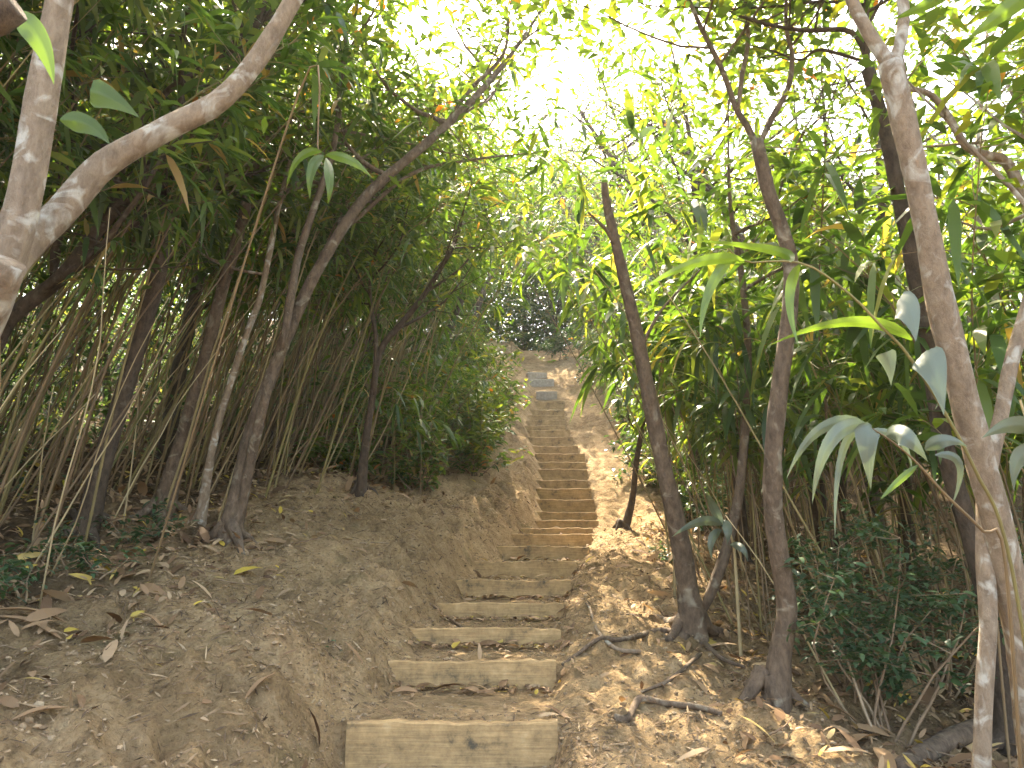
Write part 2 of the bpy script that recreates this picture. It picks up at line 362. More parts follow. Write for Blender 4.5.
# ------------------------------------------------------------------ terrain
def warp_axis():
    xs = list(np.arange(-3.2, 2.8, .02))
    s = .02; x = xs[-1]
    while x < 70: s *= 1.07; x += s; xs.append(x)
    s = .02; x = xs[0]
    while x > -70: s *= 1.07; x -= s; xs.insert(0, x)
    return np.array(xs)
gx = warp_axis()
ys = list(np.arange(1.6, 7, .018))+list(np.arange(7, 12, .028))+list(np.arange(12, 18, .04)); s = .04; y = ys[-1]
while y < 150: s *= 1.05; y += s; ys.append(y)
s = .018; y = ys[0]
while y > -40: s *= 1.12; y -= s; ys.insert(0, y)
# put grid rows exactly at the board faces so the risers stay sharp
gy = np.array(ys)
for a in SY:
    for b in (a+.012, a+TH-.008):
        gy[np.argmin(abs(gy-b))] = b
gy = np.unique(gy)
GX, GY = np.meshgrid(gx, gy)
GZ = gz(GX, GY)
nx, ny = len(gx), len(gy)
i = np.arange(ny-1)[:, None]*nx; j = np.arange(nx-1)[None, :]
Q = np.stack([i+j, i+j+1, i+nx+j+1, i+nx+j], -1).reshape(-1, 4)
mb = MB(); mb.add(np.stack([GX, GY, GZ], -1).reshape(-1, 3), Q)
ground = mb.obj('ground', M['soil']); structure(ground)
U = np.interp(GY, eY, eL)-GX; Wr = GX-np.interp(GY, eY, eR)
hum = np.clip((U-1.35+.9*fbm(GX*2, GY*2, 4, 20))/.9, 0, 1)+np.clip((Wr-1.25+.8*fbm(GX*2, GY*2, 4, 21))/.7, 0, 1)
at_ = ground.data.attributes.new('humus', 'FLOAT', 'POINT'); at_.data.foreach_set('value', np.clip(hum, 0, 1).astype(np.float32).ravel()*.9)

# ------------------------------------------------------------------ the steps
ords = ['lowest', 'second', 'third', 'fourth', 'fifth', 'sixth', 'seventh', 'eighth', 'ninth', 'tenth', 'eleventh', 'twelfth', 'thirteenth',
        'fourteenth', 'fifteenth', 'sixteenth', 'seventeenth', 'eighteenth', 'nineteenth', 'twentieth', 'twenty first', 'twenty second', 'twenty third', 'twenty fourth', 'topmost']
extra = {0: 'widest, stained, at the bottom of the photo', 1: 'dry leaves piled at its foot', 2: 'leaves gathered along its foot', 3: 'left end under the dirt bank', 4: 'dark blotches on its face',
         24: 'just below the grey slabs'}
for k in range(len(SY)):
    xl, xr = SXL[k]-(.03 if k == 0 else .1), SXR[k]+.03
    h = riser[k]+(.05 if k < 9 else .02); n = 22
    X = np.linspace(xl, xr, n); z0 = SZ[k]; c = (xl+xr)/2
    tilt = rng.normal(0, .006); yaw = rng.normal(0, .012)+(.02 if k == 0 else 0)
    prof = np.array([[0, -h], [0, -.006], [.006, 0], [TH-.008, 0], [TH, -.008], [TH, -h]])
    V = []
    for a in X:
        w = 1+.4*0
        jz = .004*math.sin(a*9+k)+rng.normal(0, .0035); jy = .003*math.sin(a*6+k*2)
        for q in prof:
            V.append([a-c, q[0]+jy+(a-c)*yaw, q[1]+jz*(q[1] > -.02)+(a-c)*tilt])
    m_ = len(prof); Qd = []
    for a in range(n-1):
        for b in range(m_-1): Qd.append([a*m_+b, (a+1)*m_+b, (a+1)*m_+b+1, a*m_+b+1])
    T = [[0, b, b+1] for b in range(1, m_-1)]+[[(n-1)*m_, (n-1)*m_+b+1, (n-1)*m_+b] for b in range(1, m_-1)]
    mb = MB(); mb.add(V, Qd, T); o = mb.obj('wooden_step', M['board'], smooth=False)
    o.location = (c, SY[k], z0)
    base = f'{ords[k]} board step up from the camera' if k not in (0, 24) else f'{ords[k]} board step of the trail'
    tag(o, base+(', '+extra[k] if k in extra else ''), 'step', 'board steps climbing the dirt trail')
# pale slabs where the stair ends
for k, (y, xa, xb, t, lab) in enumerate([(394, 536, 557, 17.1, 'lowest grey stone slab above the last board step'), (383.5, 528, 554, 18.0, 'middle pale stone slab with a dark gap behind it'), (376, 527, 546, 18.75, 'uppermost grey stone slab at the far end of the steps')]):
    a, b = at(xa, y, t), at(xb, y, t); c = (a+b)/2; c.z = max(g1(a.x, a.y), g1(c.x, c.y))
    w = (b-a).length/2; mb = MB(); pts = []
    out = [(-w, -.28), (-w*.2, -.31), (w*.9, -.27), (w, 0), (w*.93, .28), (0, .3), (-w*.95, .26), (-w*1.04, .02)]
    V = [(x, yy, .045) for x, yy in out]+[(x*1.02, yy*1.02, .03) for x, yy in out]+[(x*1.02, yy*1.02, -.25) for x, yy in out]+[(0, 0, .05)]
    n = 8; Qd = [[r*n+i, (r+1)*n+i, (r+1)*n+(i+1) % n, r*n+(i+1) % n] for r in (0, 1) for i in range(n)]
    mb.add(V, Qd, [[i, (i+1) % n, 24] for i in range(n)]); o = mb.obj('stone_slab', M['stone'], smooth=False)
    o.location = c; o.rotation_euler = (R(12), 0, R(3*k)); tag(o, lab, 'stone slab', 'stone slabs at the top of the steps')

# ------------------------------------------------------------------ plant generators
def branch_curve(p, d, L, n=7, up=.25, wob=.25):
    p = np.array(p, float); d = norm(np.array(d, float)); out = [p.copy()]
    for k in range(n-1):
        d = norm(d+rng.normal(0, wob, 3)*.5+np.array([0, 0, up])*.3); p = p+d*L/(n-1); out.append(p.copy())
    return np.array(out), d
def grow_crown(tb, lb, pts, rads, n_limb, L, n_sub, cl, leafL, leafW, spread=.3, start=.45, up=.3, fine=False, droop=.4, bias=(0, 0, 0)):
    """limbs and twigs into tb, leaves into lb, along the upper part of a trunk"""
    n = len(pts); bias = np.array(bias, float)
    for a in range(n_limb):
        f = start+(1-start)*(a+.5)/n_limb; k = min(n-1, int(f*(n-1)))
        d = rdir(1, 0.0, .8)[0]+bias; Ls = L*rng.uniform(.6, 1.15)*(1.15-.5*(f-start)/(1-start+1e-6))
        P, dd = branch_curve(pts[k], d, Ls, 9, up)
        r0 = min(rads[k]*.6, .03)
        tube(tb, P, np.linspace(r0, r0*.25, 9), 5)
        for b in range(n_sub):
            q = P[rng.integers(2, 9)]; d2 = rdir(1, -.3, .6)[0]+bias*.5
            P2, _ = branch_curve(q, d2, Ls*rng.uniform(.25, .55), 5, up*.6)
            tube(tb, P2, np.linspace(r0*.35, r0*.12, 5), 3)
            c = rng.integers(max(2, cl//2), cl+1)
            B = P2[rng.integers(1, 5, c)]+rng.normal(0, spread*.5, (c, 3))*np.array([1, 1, .6])
            leaves(lb, B, rdir(c, -.6, .5), leafL*rng.uniform(.6, 1.2, c), leafW*rng.uniform(.7, 1.2, c), droop, fine)
def px_line(pts, t0, t1=None, n=None):
    t1 = t0 if t1 is None else t1
    L = [at(p[0], p[1], t0+(t1-t0)*i/(len(pts)-1)) for i, p in enumerate(pts)]
    return L
def px_tree(name, label, cat, trunk, t0, t1, w0, w1, bark, forks=(), crown=None, leaf='tree_leaf', group=None, ground_base=True, sides=14, base_xy=None, crown_label=None, flare=1.5):
    """trunk: pixels from the root up; w0, w1 widths in pixels"""
    if ground_base: t0h = hit(*trunk[0]); dt = t0h-t0; t0, t1 = t0h, t1+dt
    P = px_line(trunk, t0, t1)
    if base_xy is not None: P = [Vector((base_xy[0], base_xy[1], g1(*base_xy)))]+P
    b = P[0].copy(); b.z = g1(b.x, b.y)
    root = empty(name, b, label, cat, group)
    w = .82*np.interp(np.linspace(0, 1, len(P)), [0, 1], [w0*t0/F/2, w1*t1/F/2])
    P = [b-Vector((0, 0, .12))]+P[0 if (P[0]-b).length > .05 else 1:]
    w = np.concatenate([[w[0]*flare], w])[:len(P)]
    n = max(24, len(P)*7)
    L, r = smooth_line([p-b for p in P], w, n)
    r = r*(1+.25*flare/1.5*np.exp(-np.linspace(0, 1, n)*14))
    cl_ = crown if isinstance(crown, list) else [crown]*(1+len(forks))
    if cl_[0]: r = r*np.interp(np.linspace(0, 1, n), [0, .7, 1], [1, 1, .25])
    tb = MB(); tube(tb, L, r, sides, cap=True, rough=.09)
    lb = MB(); ends = [(L, r)]
    brs = []
    for fi, fk in enumerate(forks):
        pts, ft0, ft1, fw0, fw1 = fk[:5]
        Pk = px_line(pts, t0+(ft0), t0+(ft1))
        Lk, rk = smooth_line([p-b for p in Pk], np.linspace(fw0*t0/F/2, fw1*t0/F/2, len(Pk)), max(16, len(Pk)*6))
        rk = .82*rk*np.interp(np.arange(len(rk)), [0, 2, 4], [.35, .85, 1])*(np.interp(np.linspace(0, 1, len(rk)), [0, .7, 1], [1, 1, .3]) if (fi+1 < len(cl_) and cl_[fi+1]) else 1); bm_ = MB(); tube(bm_, Lk, rk, 10, cap=True, rough=.08); brs.append(bm_); ends.append((Lk, rk))
    if crown:
        for (Lk, rk), c, hb in zip(ends, crown if isinstance(crown, list) else [crown]*len(ends), [tb]+brs):
            if c: grow_crown(hb, lb, Lk, rk, **c)
    if ground_base or base_xy is not None:
        rb = w[0]
        if rb > .025:
            a0 = rng.uniform(0, 6.28); nr = 4
            for q in range(nr):
                a = a0+q*2*math.pi/nr+rng.normal(0, .25); ca, sa = math.cos(a), math.sin(a); Lr = rb*rng.uniform(2.0, 6.5)
                pr = []
                for f in (0, .2, .45, .75, 1):
                    rr_ = rb*.35+Lr*f; xx, yy = rr_*math.cos(a+f*rng.normal(0, .15)), rr_*math.sin(a+f*rng.normal(0, .15))
                    zz = g1(b.x+xx, b.y+yy)-b.z
                    pr.append((xx, yy, (zz+rb*1.5*(1-f)**3-.006-.012*f-.03*f*f)))
                Lq, rq = smooth_line(pr, [rb*.62, rb*.45, rb*.28, rb*.17, rb*.08], 18)
                mq = MB(); tube(mq, Lq, rq, 9, cap=True, rough=.14); mq.obj('root', bark, root)
    tb.obj('trunk', bark, root)
    for bm_ in brs: bm_.obj('branch', bark, root)
    if lb.n: lb.obj('crown', M[leaf], root)
    return root

# ------------------------------------------------------------------ bamboo
def bamboo_variant(h, lean, bend, r0, start, n_br, leafL, seed, per=(5, 9)):
    cb = MB(); nd = np.linspace(0, 1, 15)[1:-1]; s = np.sort(np.concatenate([[0, 1], nd-.005, nd, nd+.005])); n = len(s); th = lean+bend*s**2.2
    step = h*np.diff(s); wob = np.concatenate([[0], np.cumsum(np.interp(s[1:], np.linspace(0, 1, 9), rng.normal(0, .07, 9))*step)])
    X = np.concatenate([[0], np.cumsum(np.sin(th[1:])*step)]); Z = np.concatenate([[0], np.cumsum(np.cos(th[1:])*step)])
    P = np.stack([X, wob, Z-.08], 1)
    r = r0*(1-.78*s**1.3)*(1+.26*np.isin(np.round(s, 6), np.round(nd, 6)))
    tube(cb, P, r, 6)
    lb = MB()
    for k in range(n_br):
        f = rng.uniform(start, 1)**.85; q = P[min(n-1, int(f*(n-1)))]
        d = rdir(1, -.1, .9)[0]; d[0] += .35
        Lb = rng.uniform(.15, .5)*(1.15-f*.4)
        B, dd = branch_curve(q, d, Lb, 5, .0, .3)
        tube(cb, B, np.linspace(.0028, .0012, 5), 3)
        m_ = rng.integers(*per)
        idx = rng.integers(1, 5, m_); idx[:3] = 4
        D = norm(np.array(dd)[None]+rng.normal(0, .75, (m_, 3))); D[:, 2] -= .15
        leaves(lb, B[idx], D, leafL*rng.uniform(.6, 1.25, m_), leafL*.145*rng.uniform(.75, 1.25, m_), .75, True)
    return cb.mesh('culm', M['culm']), lb.mesh('foliage', M['bamboo_leaf'], smooth=False)
left_var = [bamboo_variant(rng.uniform(3.4, 4.6), R(rng.uniform(9, 23)), R(rng.uniform(14, 50)), rng.uniform(.006, .011), .50, 28, .23, k) for k in range(10)]
bare_var = [bamboo_variant(rng.uniform(3.2, 4.4), R(rng.uniform(8, 26)), R(rng.uniform(5, 36)), rng.uniform(.005, .012), .6, 9, .21, k) for k in range(6)]
right_var = [bamboo_variant(rng.uniform(2.4, 3.6), R(rng.uniform(-4, 7)), R(rng.uniform(15, 65)), rng.uniform(.005, .010), .40, 16, .32, k) for k in range(10)]
low_var = [bamboo_variant(rng.uniform(1.1, 1.9), R(rng.uniform(0, 12)), R(rng.uniform(30, 80)), rng.uniform(.004, .007), .2, 16, .17, k) for k in range(6)]
def place_bamboo(var, x, y, rz, label, group, sc=1.0):
    o = empty('bamboo_stalk', (x, y, g1(x, y)), label, 'bamboo', group, rz)
    o.scale = (sc, sc, sc)
    link('culm', var[0], o); link('foliage', var[1], o)
    return o
def edges(y): return float(np.interp(y, eY, eL)), float(np.interp(y, eY, eR))
cnt = 0
def zone(x, y):
    px = 512+F*x/(y*CT+(g1(x, y)+.3-CZ)*ST); t = y
    if x < 0:
        if px < -20: return 'just beyond the left edge of the picture'
        if px < 80: return 'left of the thick dark trunk, near the left edge'
        if px < 150: return 'around the thick dark trunk on the left'
        if px < 215: return 'between the thick dark trunk and the arching tree'
        if px < 270: return 'close beside the arching tree on the left bank'
        if px < 350: return 'between the arching tree and the thin forked stem'
        if px < 410: return 'around the thin forked stem on the left bank'
        return 'right of the thin forked stem, beside the upper steps'
    if px < 690: return 'behind the snapped trunk right of the steps'
    if px < 745: return 'between the snapped trunk and the curving dark trunk'
    if px < 800: return 'right behind the curving dark trunk'
    if px < 870: return 'above the small dark shrub on the right'
    if px < 940: return 'behind the dense dark shrub on the right'
    if px < 1010: return 'behind the spotted foreground trunk'
    return 'at the right edge of the picture'
def stalk_label(x, y, leafy, sc, far):
    look = ('thicker' if sc > 1.0 else 'thinner')+(' leafy' if leafy else ' bare-legged')
    return f'{look} bamboo stalk {zone(x, y)}'+(', back row' if far else '')
for k in range(128):
    y = rng.uniform(2.6, 9.5)
    xl, xr = edges(y); dd = (rng.uniform(2.0, 3.9) if y < 5.2 else rng.uniform(1.45, 3.5) if y < 6.5 else rng.uniform(1.3, 3.4))
    x = xl-dd-(max(0, 4.2-y)*.45)
    lf_ = rng.random() < .5; sc_ = rng.uniform(.85, 1.12)
    v = left_var[rng.integers(10)] if lf_ else bare_var[rng.integers(6)]
    place_bamboo(v, x, y, R(rng.normal(-8, 24)), stalk_label(x, y, lf_, sc_, dd > 2.4), 'bamboo stalks in the thicket on the left bank', sc_)
for k in range(98):
    y = rng.uniform(3.4, 9.0)
    xl, xr = edges(y); dd = rng.uniform(1.15, 3.4)
    x = xr+dd+max(0, 4.4-y)*.5
    if y > 5: x -= .38
    lf_ = rng.random() < .7; sc_ = rng.uniform(.84, 1.14)
    v = right_var[rng.integers(10)] if lf_ else bare_var[rng.integers(6)]
    place_bamboo(v, x, y, R(180+rng.normal(0, 50)), stalk_label(x, y, lf_, sc_, dd > 2.3), 'bamboo stalks in the right thicket', sc_)
bands = [(10.5, 'level with the middle steps'), (12.5, 'level with the upper middle steps'), (14.5, 'level with the upper steps'), (16, 'just below the stone slabs'), (30, 'beside the stone slabs')]
def band(y): return next(b for a, b in bands if y < a)
for k in range(44):
    y = rng.uniform(8.5, 17)
    xl, xr = edges(y); dd = rng.uniform(.8, 2.2)
    x = xr+dd; sc_ = rng.uniform(.8, 1.3)
    place_bamboo(low_var[rng.integers(6)], x, y, R(180+rng.normal(0, 60)), ('tall' if sc_ > 1.05 else 'short')+' leafy bamboo on the right verge '+band(y)+('' if dd < 1.5 else ', set back'), 'low bamboo beside the upper right of the trail', sc_)

for k in range(34):
    y = rng.uniform(7.8, 16)
    xl, xr = edges(y); dd = rng.uniform(.75 if y < 13.5 else 1.15, 2.2)
    x = xl-dd; sc_ = rng.uniform(.9, 1.5)
    place_bamboo(low_var[rng.integers(6)], x, y, R(rng.normal(0, 60)), ('tall' if sc_ > 1.2 else 'short')+' sunlit bamboo on the left verge '+(band(y) if y > 9 else 'above the lower steps')+('' if dd < 1.4 else ', set back'), 'low bamboo along the left verge', sc_)

# the rest of the thicket: hundreds of stalks deeper in, one object
def instanced(variants, xs, ys_, rzs, scs):
    """bake copies of variant meshes into plain arrays"""
    cV, cQ, cT = [], [], []
    return
def mesh_arrays(me):
    V = np.empty(len(me.vertices)*3, np.float32); me.vertices.foreach_get('co', V); V = V.reshape(-1, 3)
    Q = [list(p.vertices) for p in me.polygons if len(p.vertices) == 4]; T = [list(p.vertices) for p in me.polygons if len(p.vertices) == 3]
    return V, np.array(Q, int).reshape(-1, 4), np.array(T, int).reshape(-1, 3)
arr = {id(v): (mesh_arrays(v[0]), mesh_arrays(v[1])) for v in left_var+bare_var+right_var+low_var}
cB, fB = MB(), MB()
def bake(v, x, y, rz, sc):
    c, s = math.cos(rz)*sc, math.sin(rz)*sc
    for (V, Q, T), b in zip(arr[id(v)], (cB, fB)):
        b.add(np.stack([V[:, 0]*c-V[:, 1]*s+x, V[:, 0]*s+V[:, 1]*c+y, V[:, 2]*sc+g1(x, y)], 1), Q, T)
for k in range(760):
    y = rng.uniform(2.0, 17)
    xl, xr = edges(y)
    x = xl-(rng.uniform(2.4, 7.5) if y < 9 else rng.uniform(2.3, 6))
    bake(left_var[rng.integers(10)] if rng.random() < .35 else bare_var[rng.integers(6)], x, y, R(rng.normal(-5, 30)), rng.uniform(.85, 1.15))
for k in range(260):
    y = rng.uniform(3, 15); xl, xr = edges(y)
    x = xr+rng.uniform(1.6 if y > 6 else 2.6, 7.5)
    bake(right_var[rng.integers(10)] if rng.random() < .5 else bare_var[rng.integers(6)], x, y, R(180+rng.normal(0, 60)), rng.uniform(.85, 1.15))
th = cB.obj('bamboo_thicket', M['culm']); tag(th, 'dense mass of bamboo stalks filling the wood behind the nearer stalks', 'bamboo thicket', kind='stuff')
fB.obj('foliage', M['bamboo_leaf'], th, smooth=False)

# ------------------------------------------------------------------ trees
C1 = dict(n_limb=9, L=1.7, n_sub=9, cl=16, leafL=.12, leafW=.045, spread=.32, start=.5, up=.35)
CB = dict(n_limb=8, L=1.5, n_sub=9, cl=16, leafL=.13, leafW=.045, spread=.34, start=.35, up=.3)
# left foreground forked trunk with pale patches
px_tree('forked_tree', 'pale patched foreground trunk splitting in two at the left edge of the picture', 'tree',
        [(-150, 640), (-110, 520), (-60, 400), (-20, 320), (8, 262)], 2.2, 2.1, 74, 36, M['bark_pale'],
        forks=[([(-62, 402), (-24, 322), (-2, 275), (20, 215), (34, 140), (48, 60), (60, 0), (75, -110), (90, -260)], .0, .3, 54, 28),
               ([(-58, 398), (-18, 316), (4, 272), (30, 240), (62, 210), (105, 165), (160, 132), (215, 104), (255, 62), (292, 2), (325, -60), (350, -190), (380, -330)], .0, .9, 50, 20)],
        crown=[None, dict(n_limb=7, L=1.5, n_sub=8, cl=14, leafL=.12, leafW=.045, start=.75), dict(n_limb=7, L=1.5, n_sub=8, cl=14, leafL=.12, leafW=.045, start=.78)], ground_base=False, base_xy=(-1.75, 1.75))
px_tree('sawn_tree', 'brown sawn bough end poking in at the very top left corner', 'tree',
        [(-240, 560), (-220, 300), (-150, 110), (-60, 40), (-10, 18), (14, 4)], 1.7, 1.7, 60, 34, M['bark_brown'], ground_base=False, base_xy=(-1.75, 1.15))
px_tree('leaning_tree', 'dark slanting trunk crossing behind the pale forked trunk at upper left', 'tree',
        [(-40, 470), (0, 335), (60, 278), (92, 238), (134, 187), (190, 125), (240, 60), (270, -10), (290, -60)], 4.6, 4.8, 20, 11, M['bark_dark'],
        forks=[([(52, 285), (62, 190), (72, 110), (95, 20), (110, -60)], .1, .2, 14, 8), ([(100, 228), (150, 110), (220, 55), (330, -40)], .1, .2, 10, 6)],
        crown=CB, ground_base=False)
px_tree('dark_tree', 'thick dark trunk standing inside the left bamboo thicket', 'tree',
        [(84, 535), (100, 470), (122, 400), (142, 330), (160, 265), (168, 190), (185, 100), (190, 10), (200, -60)], 5.6, 6.0, 23, 12, M['bark_dark'], crown=C1, flare=1.2)
px_tree('brown_tree', 'brown leaning trunk just right of the thick dark trunk in the left thicket', 'tree',
        [(160, 512), (182, 440), (205, 360), (222, 290), (245, 210), (262, 120), (275, 20), (280, -60)], 6.0, 6.6, 17, 10, M['bark_brown'], crown=C1)
px_tree('pale_sapling', 'thin pale stem between the leaning trunks in the left thicket', 'tree',
        [(200, 520), (212, 450), (228, 390), (250, 325), (262, 290), (280, 200), (300, 120)], 5.4, 5.8, 9, 6, M['bark_pale'], crown=dict(n_limb=5, L=1.0, n_sub=6, cl=12, leafL=.11, leafW=.04, start=.6))
px_tree('arching_tree', 'forked brown trunk rooted on the left bank and arching over the steps', 'tree',
        [(228, 540), (238, 490), (252, 430), (270, 380), (300, 305), (335, 240), (372, 190), (430, 140), (480, 92), (520, 42), (560, -20)], 5.0, 6.2, 19, 7, M['bark_brown'],
        forks=[([(282, 350), (292, 290), (300, 250), (322, 185), (335, 140), (345, 40), (350, -60)], .2, .9, 12, 6),
               ([(270, 380), (255, 440), (243, 500), (236, 538)], .12, .05, 12, 14), ([(440, 132), (470, 90), (505, 50), (505, -10)], 1.0, 1.0, 7, 4), ([(345, 230), (410, 175), (470, 160), (560, 150)], .8, 1.6, 7, 3)],
        crown=[dict(n_limb=10, L=1.3, n_sub=8, cl=14, leafL=.12, leafW=.04, start=.45, spread=.3), CB, None, dict(n_limb=5, L=.8, n_sub=6, cl=12, leafL=.1, leafW=.035, start=.4), dict(n_limb=6, L=.8, n_sub=6, cl=12, leafL=.1, leafW=.035, start=.4)])
px_tree('thin_tree', 'thin dark forked stem at the right end of the left thicket', 'tree',
        [(360, 492), (366, 440), (372, 400), (380, 352), (400, 325), (422, 298), (450, 250), (470, 190)], 7.4, 7.6, 9, 5, M['bark_dark'],
        forks=[([(374, 395), (376, 340), (370, 290), (380, 220)], 0, .1, 6, 4)], crown=dict(n_limb=7, L=1.2, n_sub=7, cl=14, leafL=.12, leafW=.035, start=.5))
# right side
px_tree('broken_tree', 'slender brown trunk with a snapped top beside the steps on the right', 'tree',
        [(694, 638), (688, 590), (678, 530), (664, 470), (650, 400), (640, 350), (627, 290), (615, 240), (607, 205), (604, 183)], 5.0, 5.0, 25, 6, M['bark_brown'],
        forks=[([(619, 252), (608, 232), (598, 222), (588, 212)], .0, -.1, 7, 2), ([(700, 618), (714, 585), (726, 550), (738, 500), (745, 430), (748, 350), (742, 280), (730, 200), (728, 100)], .05, .5, 16, 6),
               ([(640, 352), (655, 320), (670, 300), (700, 270)], 0, .1, 5, 2)],
        crown=[None, None, dict(n_limb=7, L=1.0, n_sub=7, cl=12, leafL=.11, leafW=.04, start=.6), None])
px_tree('candelabra_tree', 'curving dark trunk with a spreading fork near the top on the right', 'tree',
        [(770, 697), (780, 655), (787, 610), (780, 560), (773, 500), (775, 430), (782, 370), (790, 310), (791, 265), (782, 230), (768, 190), (757, 140)], 3.9, 4.1, 25, 15, M['bark_brown'],
        forks=[([(759, 150), (748, 128), (736, 108), (722, 70), (700, 25), (685, -10), (660, -70)], .2, .4, 10, 4), ([(738, 112), (742, 75), (748, 40), (745, -10), (750, -80)], .25, .4, 7, 4),
               ([(758, 148), (772, 118), (788, 88), (792, 55), (786, 20), (790, -60)], .2, .3, 9, 4)],
        crown=[None, CB, dict(n_limb=6, L=1.0, n_sub=7, cl=14, leafL=.1, leafW=.035, start=.5), dict(n_limb=6, L=1.1, n_sub=7, cl=14, leafL=.1, leafW=.035, start=.5)])
px_tree('spotted_tree', 'sturdy foreground trunk with pale lichen spots that forks near the top right', 'tree',
        [(1022, 645), (1006, 565), (986, 480), (965, 400), (945, 320), (936, 280), (925, 220), (906, 130), (890, 62)], 2.6, 2.6, 36, 27, M['bark_pale'],
        forks=[([(897, 95), (889, 66), (876, 45), (862, 22), (850, -5), (835, -60), (810, -200)], 0, .1, 19, 12), ([(894, 95), (893, 66), (900, 45), (904, 15), (902, -10), (905, -80), (920, -260)], 0, .1, 17, 11)],
        crown=[None, dict(n_limb=5, L=1.0, n_sub=7, cl=12, leafL=.12, leafW=.045, start=.7), dict(n_limb=5, L=1.0, n_sub=7, cl=12, leafL=.12, leafW=.045, start=.7)], ground_base=False, base_xy=(1.78, 2.85))
px_tree('slim_tree', 'slim dark trunk directly behind the spotted foreground trunk', 'tree',
        [(1012, 742), (1004, 690), (990, 610), (972, 540), (950, 470), (936, 400), (928, 340), (914, 270), (900, 200), (885, 130), (868, 70)], 3.4, 3.5, 25, 14, M['bark_dark'],
        forks=[([(870, 78), (862, 45), (845, 30), (800, 30), (745, 18), (700, -5)], .1, .3, 9, 3), ([(868, 75), (866, 20), (870, -60)], .1, .2, 9, 6), ([(866, 62), (820, 50), (800, 60), (770, 50), (735, 42)], .2, .5, 5, 2)],
        crown=[None, dict(n_limb=6, L=.7, n_sub=6, cl=10, leafL=.09, leafW=.035, start=.4), CB, dict(n_limb=5, L=.6, n_sub=5, cl=10, leafL=.09, leafW=.035, start=.3)])
px_tree('crooked_tree', 'pale crooked stem standing just below the spotted trunk at the right edge', 'tree',
        [(982, 790), (984, 700), (988, 620), (985, 560), (985, 500), (990, 465), (1000, 420), (1012, 360), (1030, 300), (1060, 200), (1090, 60)], 2.5, 2.9, 21, 15, M['bark_pale'], ground_base=False, base_xy=(1.52, 2.75), crown=[dict(n_limb=6, L=1.0, n_sub=6, cl=12, leafL=.12, leafW=.045, start=.7)])
px_tree('bent_tree', 'pale bent bough reaching in from the right edge toward the spotted trunk', 'tree',
        [(1120, 700), (1090, 500), (1060, 320), (1035, 230), (1020, 188), (1004, 160), (985, 155), (965, 145), (948, 115), (930, 94), (905, 88)], 3.2, 3.2, 18, 6, M['bark_pale'],
        forks=[([(1055, 300), (1080, 150), (1085, -30)], 0, .2, 10, 8)], crown=[None, CB], ground_base=False)
for k, (pts, t, w, lab) in enumerate([
    ([(908, 590), (905, 500), (899, 400), (892, 300), (880, 180), (875, 60)], 6.2, 16, 'dark straight trunk in the background between the two right foreground trunks'),
    ([(985, 600), (990, 450), (985, 330), (978, 230), (980, 120), (990, 0)], 6.8, 12, 'pale thin trunk in the background at the right edge'),
    ([(742, 560), (735, 450), (722, 350), (700, 240), (690, 140), (670, 40)], 8.5, 12, 'slender background trunk behind the fork of the curving dark tree'),
    ([(838, 575), (842, 470), (850, 370), (846, 270), (828, 160), (820, 40)], 7.4, 11, 'narrow background trunk amid the right bamboo leaves')]):
    px_tree('background_tree', lab, 'tree', pts, t, t+.4, w, w*.5, M['bark_dark'] if k != 1 else M['bark_pale'],
            crown=dict(n_limb=9, L=1.6, n_sub=8, cl=15, leafL=.12, leafW=.042, start=.5), group='trees behind the right thicket')
# trees lining the upper trail and closing it off
def far_tree(x, y, h, lean, label, group, L=1.8, leaf='tree_leaf', nl=13, start=.3, leafL=.13, bias=(0, 0, 0), cl=18):
    b = Vector((x, y, g1(x, y))); root = empty('canopy_tree', b, label, 'tree', group)
    P = [Vector((0, 0, -.1)), Vector((lean*.1, 0, h*.3)), Vector((lean*.45, rng.normal(0, .2), h*.65)), Vector((lean, rng.normal(0, .3), h))]
    Lp, r = smooth_line(P, [.09, .075, .05, .02], 26)
    tb, lb = MB(), MB(); tube(tb, Lp, r, 9, cap=True, rough=.1)
    grow_crown(tb, lb, Lp, r, nl, L, 9, cl, leafL, leafL*.42, spread=.35, start=start, up=.25, bias=bias)
    tb.obj('trunk', M['bark_dark'], root); lb.obj('crown', M[leaf], root); return root
FT = [(-3.6, 8.0, 5.4, 1.0, 'leafy tree rising over the left bamboo thicket, nearest the steps'),
      (-5.6, 6.0, 6.2, .8, 'tall tree with dark foliage far inside the left thicket'),
      (-4.4, 10.5, 6.0, 1.4, 'leafy tree above the middle of the left bank'),
      (-4.2, 13.5, 5.6, 1.4, 'tree leaning over the upper steps from the left'),
      (-4.0, 16.5, 5.8, 1.4, 'tree on the left just below the stone slabs'),
      (-5.5, 4.0, 5.8, 1.5, 'tall tree behind the pale forked trunk'),
      (4.4, 9.5, 4.6, -.4, 'bright leafy tree rising over the right thicket'),
      (3.6, 13.0, 4.4, -.5, 'bright leafy tree beside the upper steps on the right'),
      (5.6, 6.5, 5.2, -.8, 'sunlit tree above the right thicket near the edge of the picture'),
      (3.6, 17.5, 4.6, -.6, 'tree on the right just below the top of the trail')]
ARCH = [(-1.5, 15.0, 4.3, 2.0, 'low tree bending over the upper steps from the left'), (3.2, 16.0, 4.6, -2.0, 'low tree bending over the upper steps from the right'),
        (-1.0, 18.5, 4.6, 2.0, 'low tree bending over the stone slabs from the left'), (3.0, 19.3, 4.8, -2.0, 'low tree bending over the stone slabs from the right')]
for x, y, h, ln_, lab in ARCH:
    far_tree(x, y, h, ln_, lab, 'trees arching low over the upper trail', L=1.9, leaf='far_leaf', nl=14, start=.45, leafL=.10, cl=22)
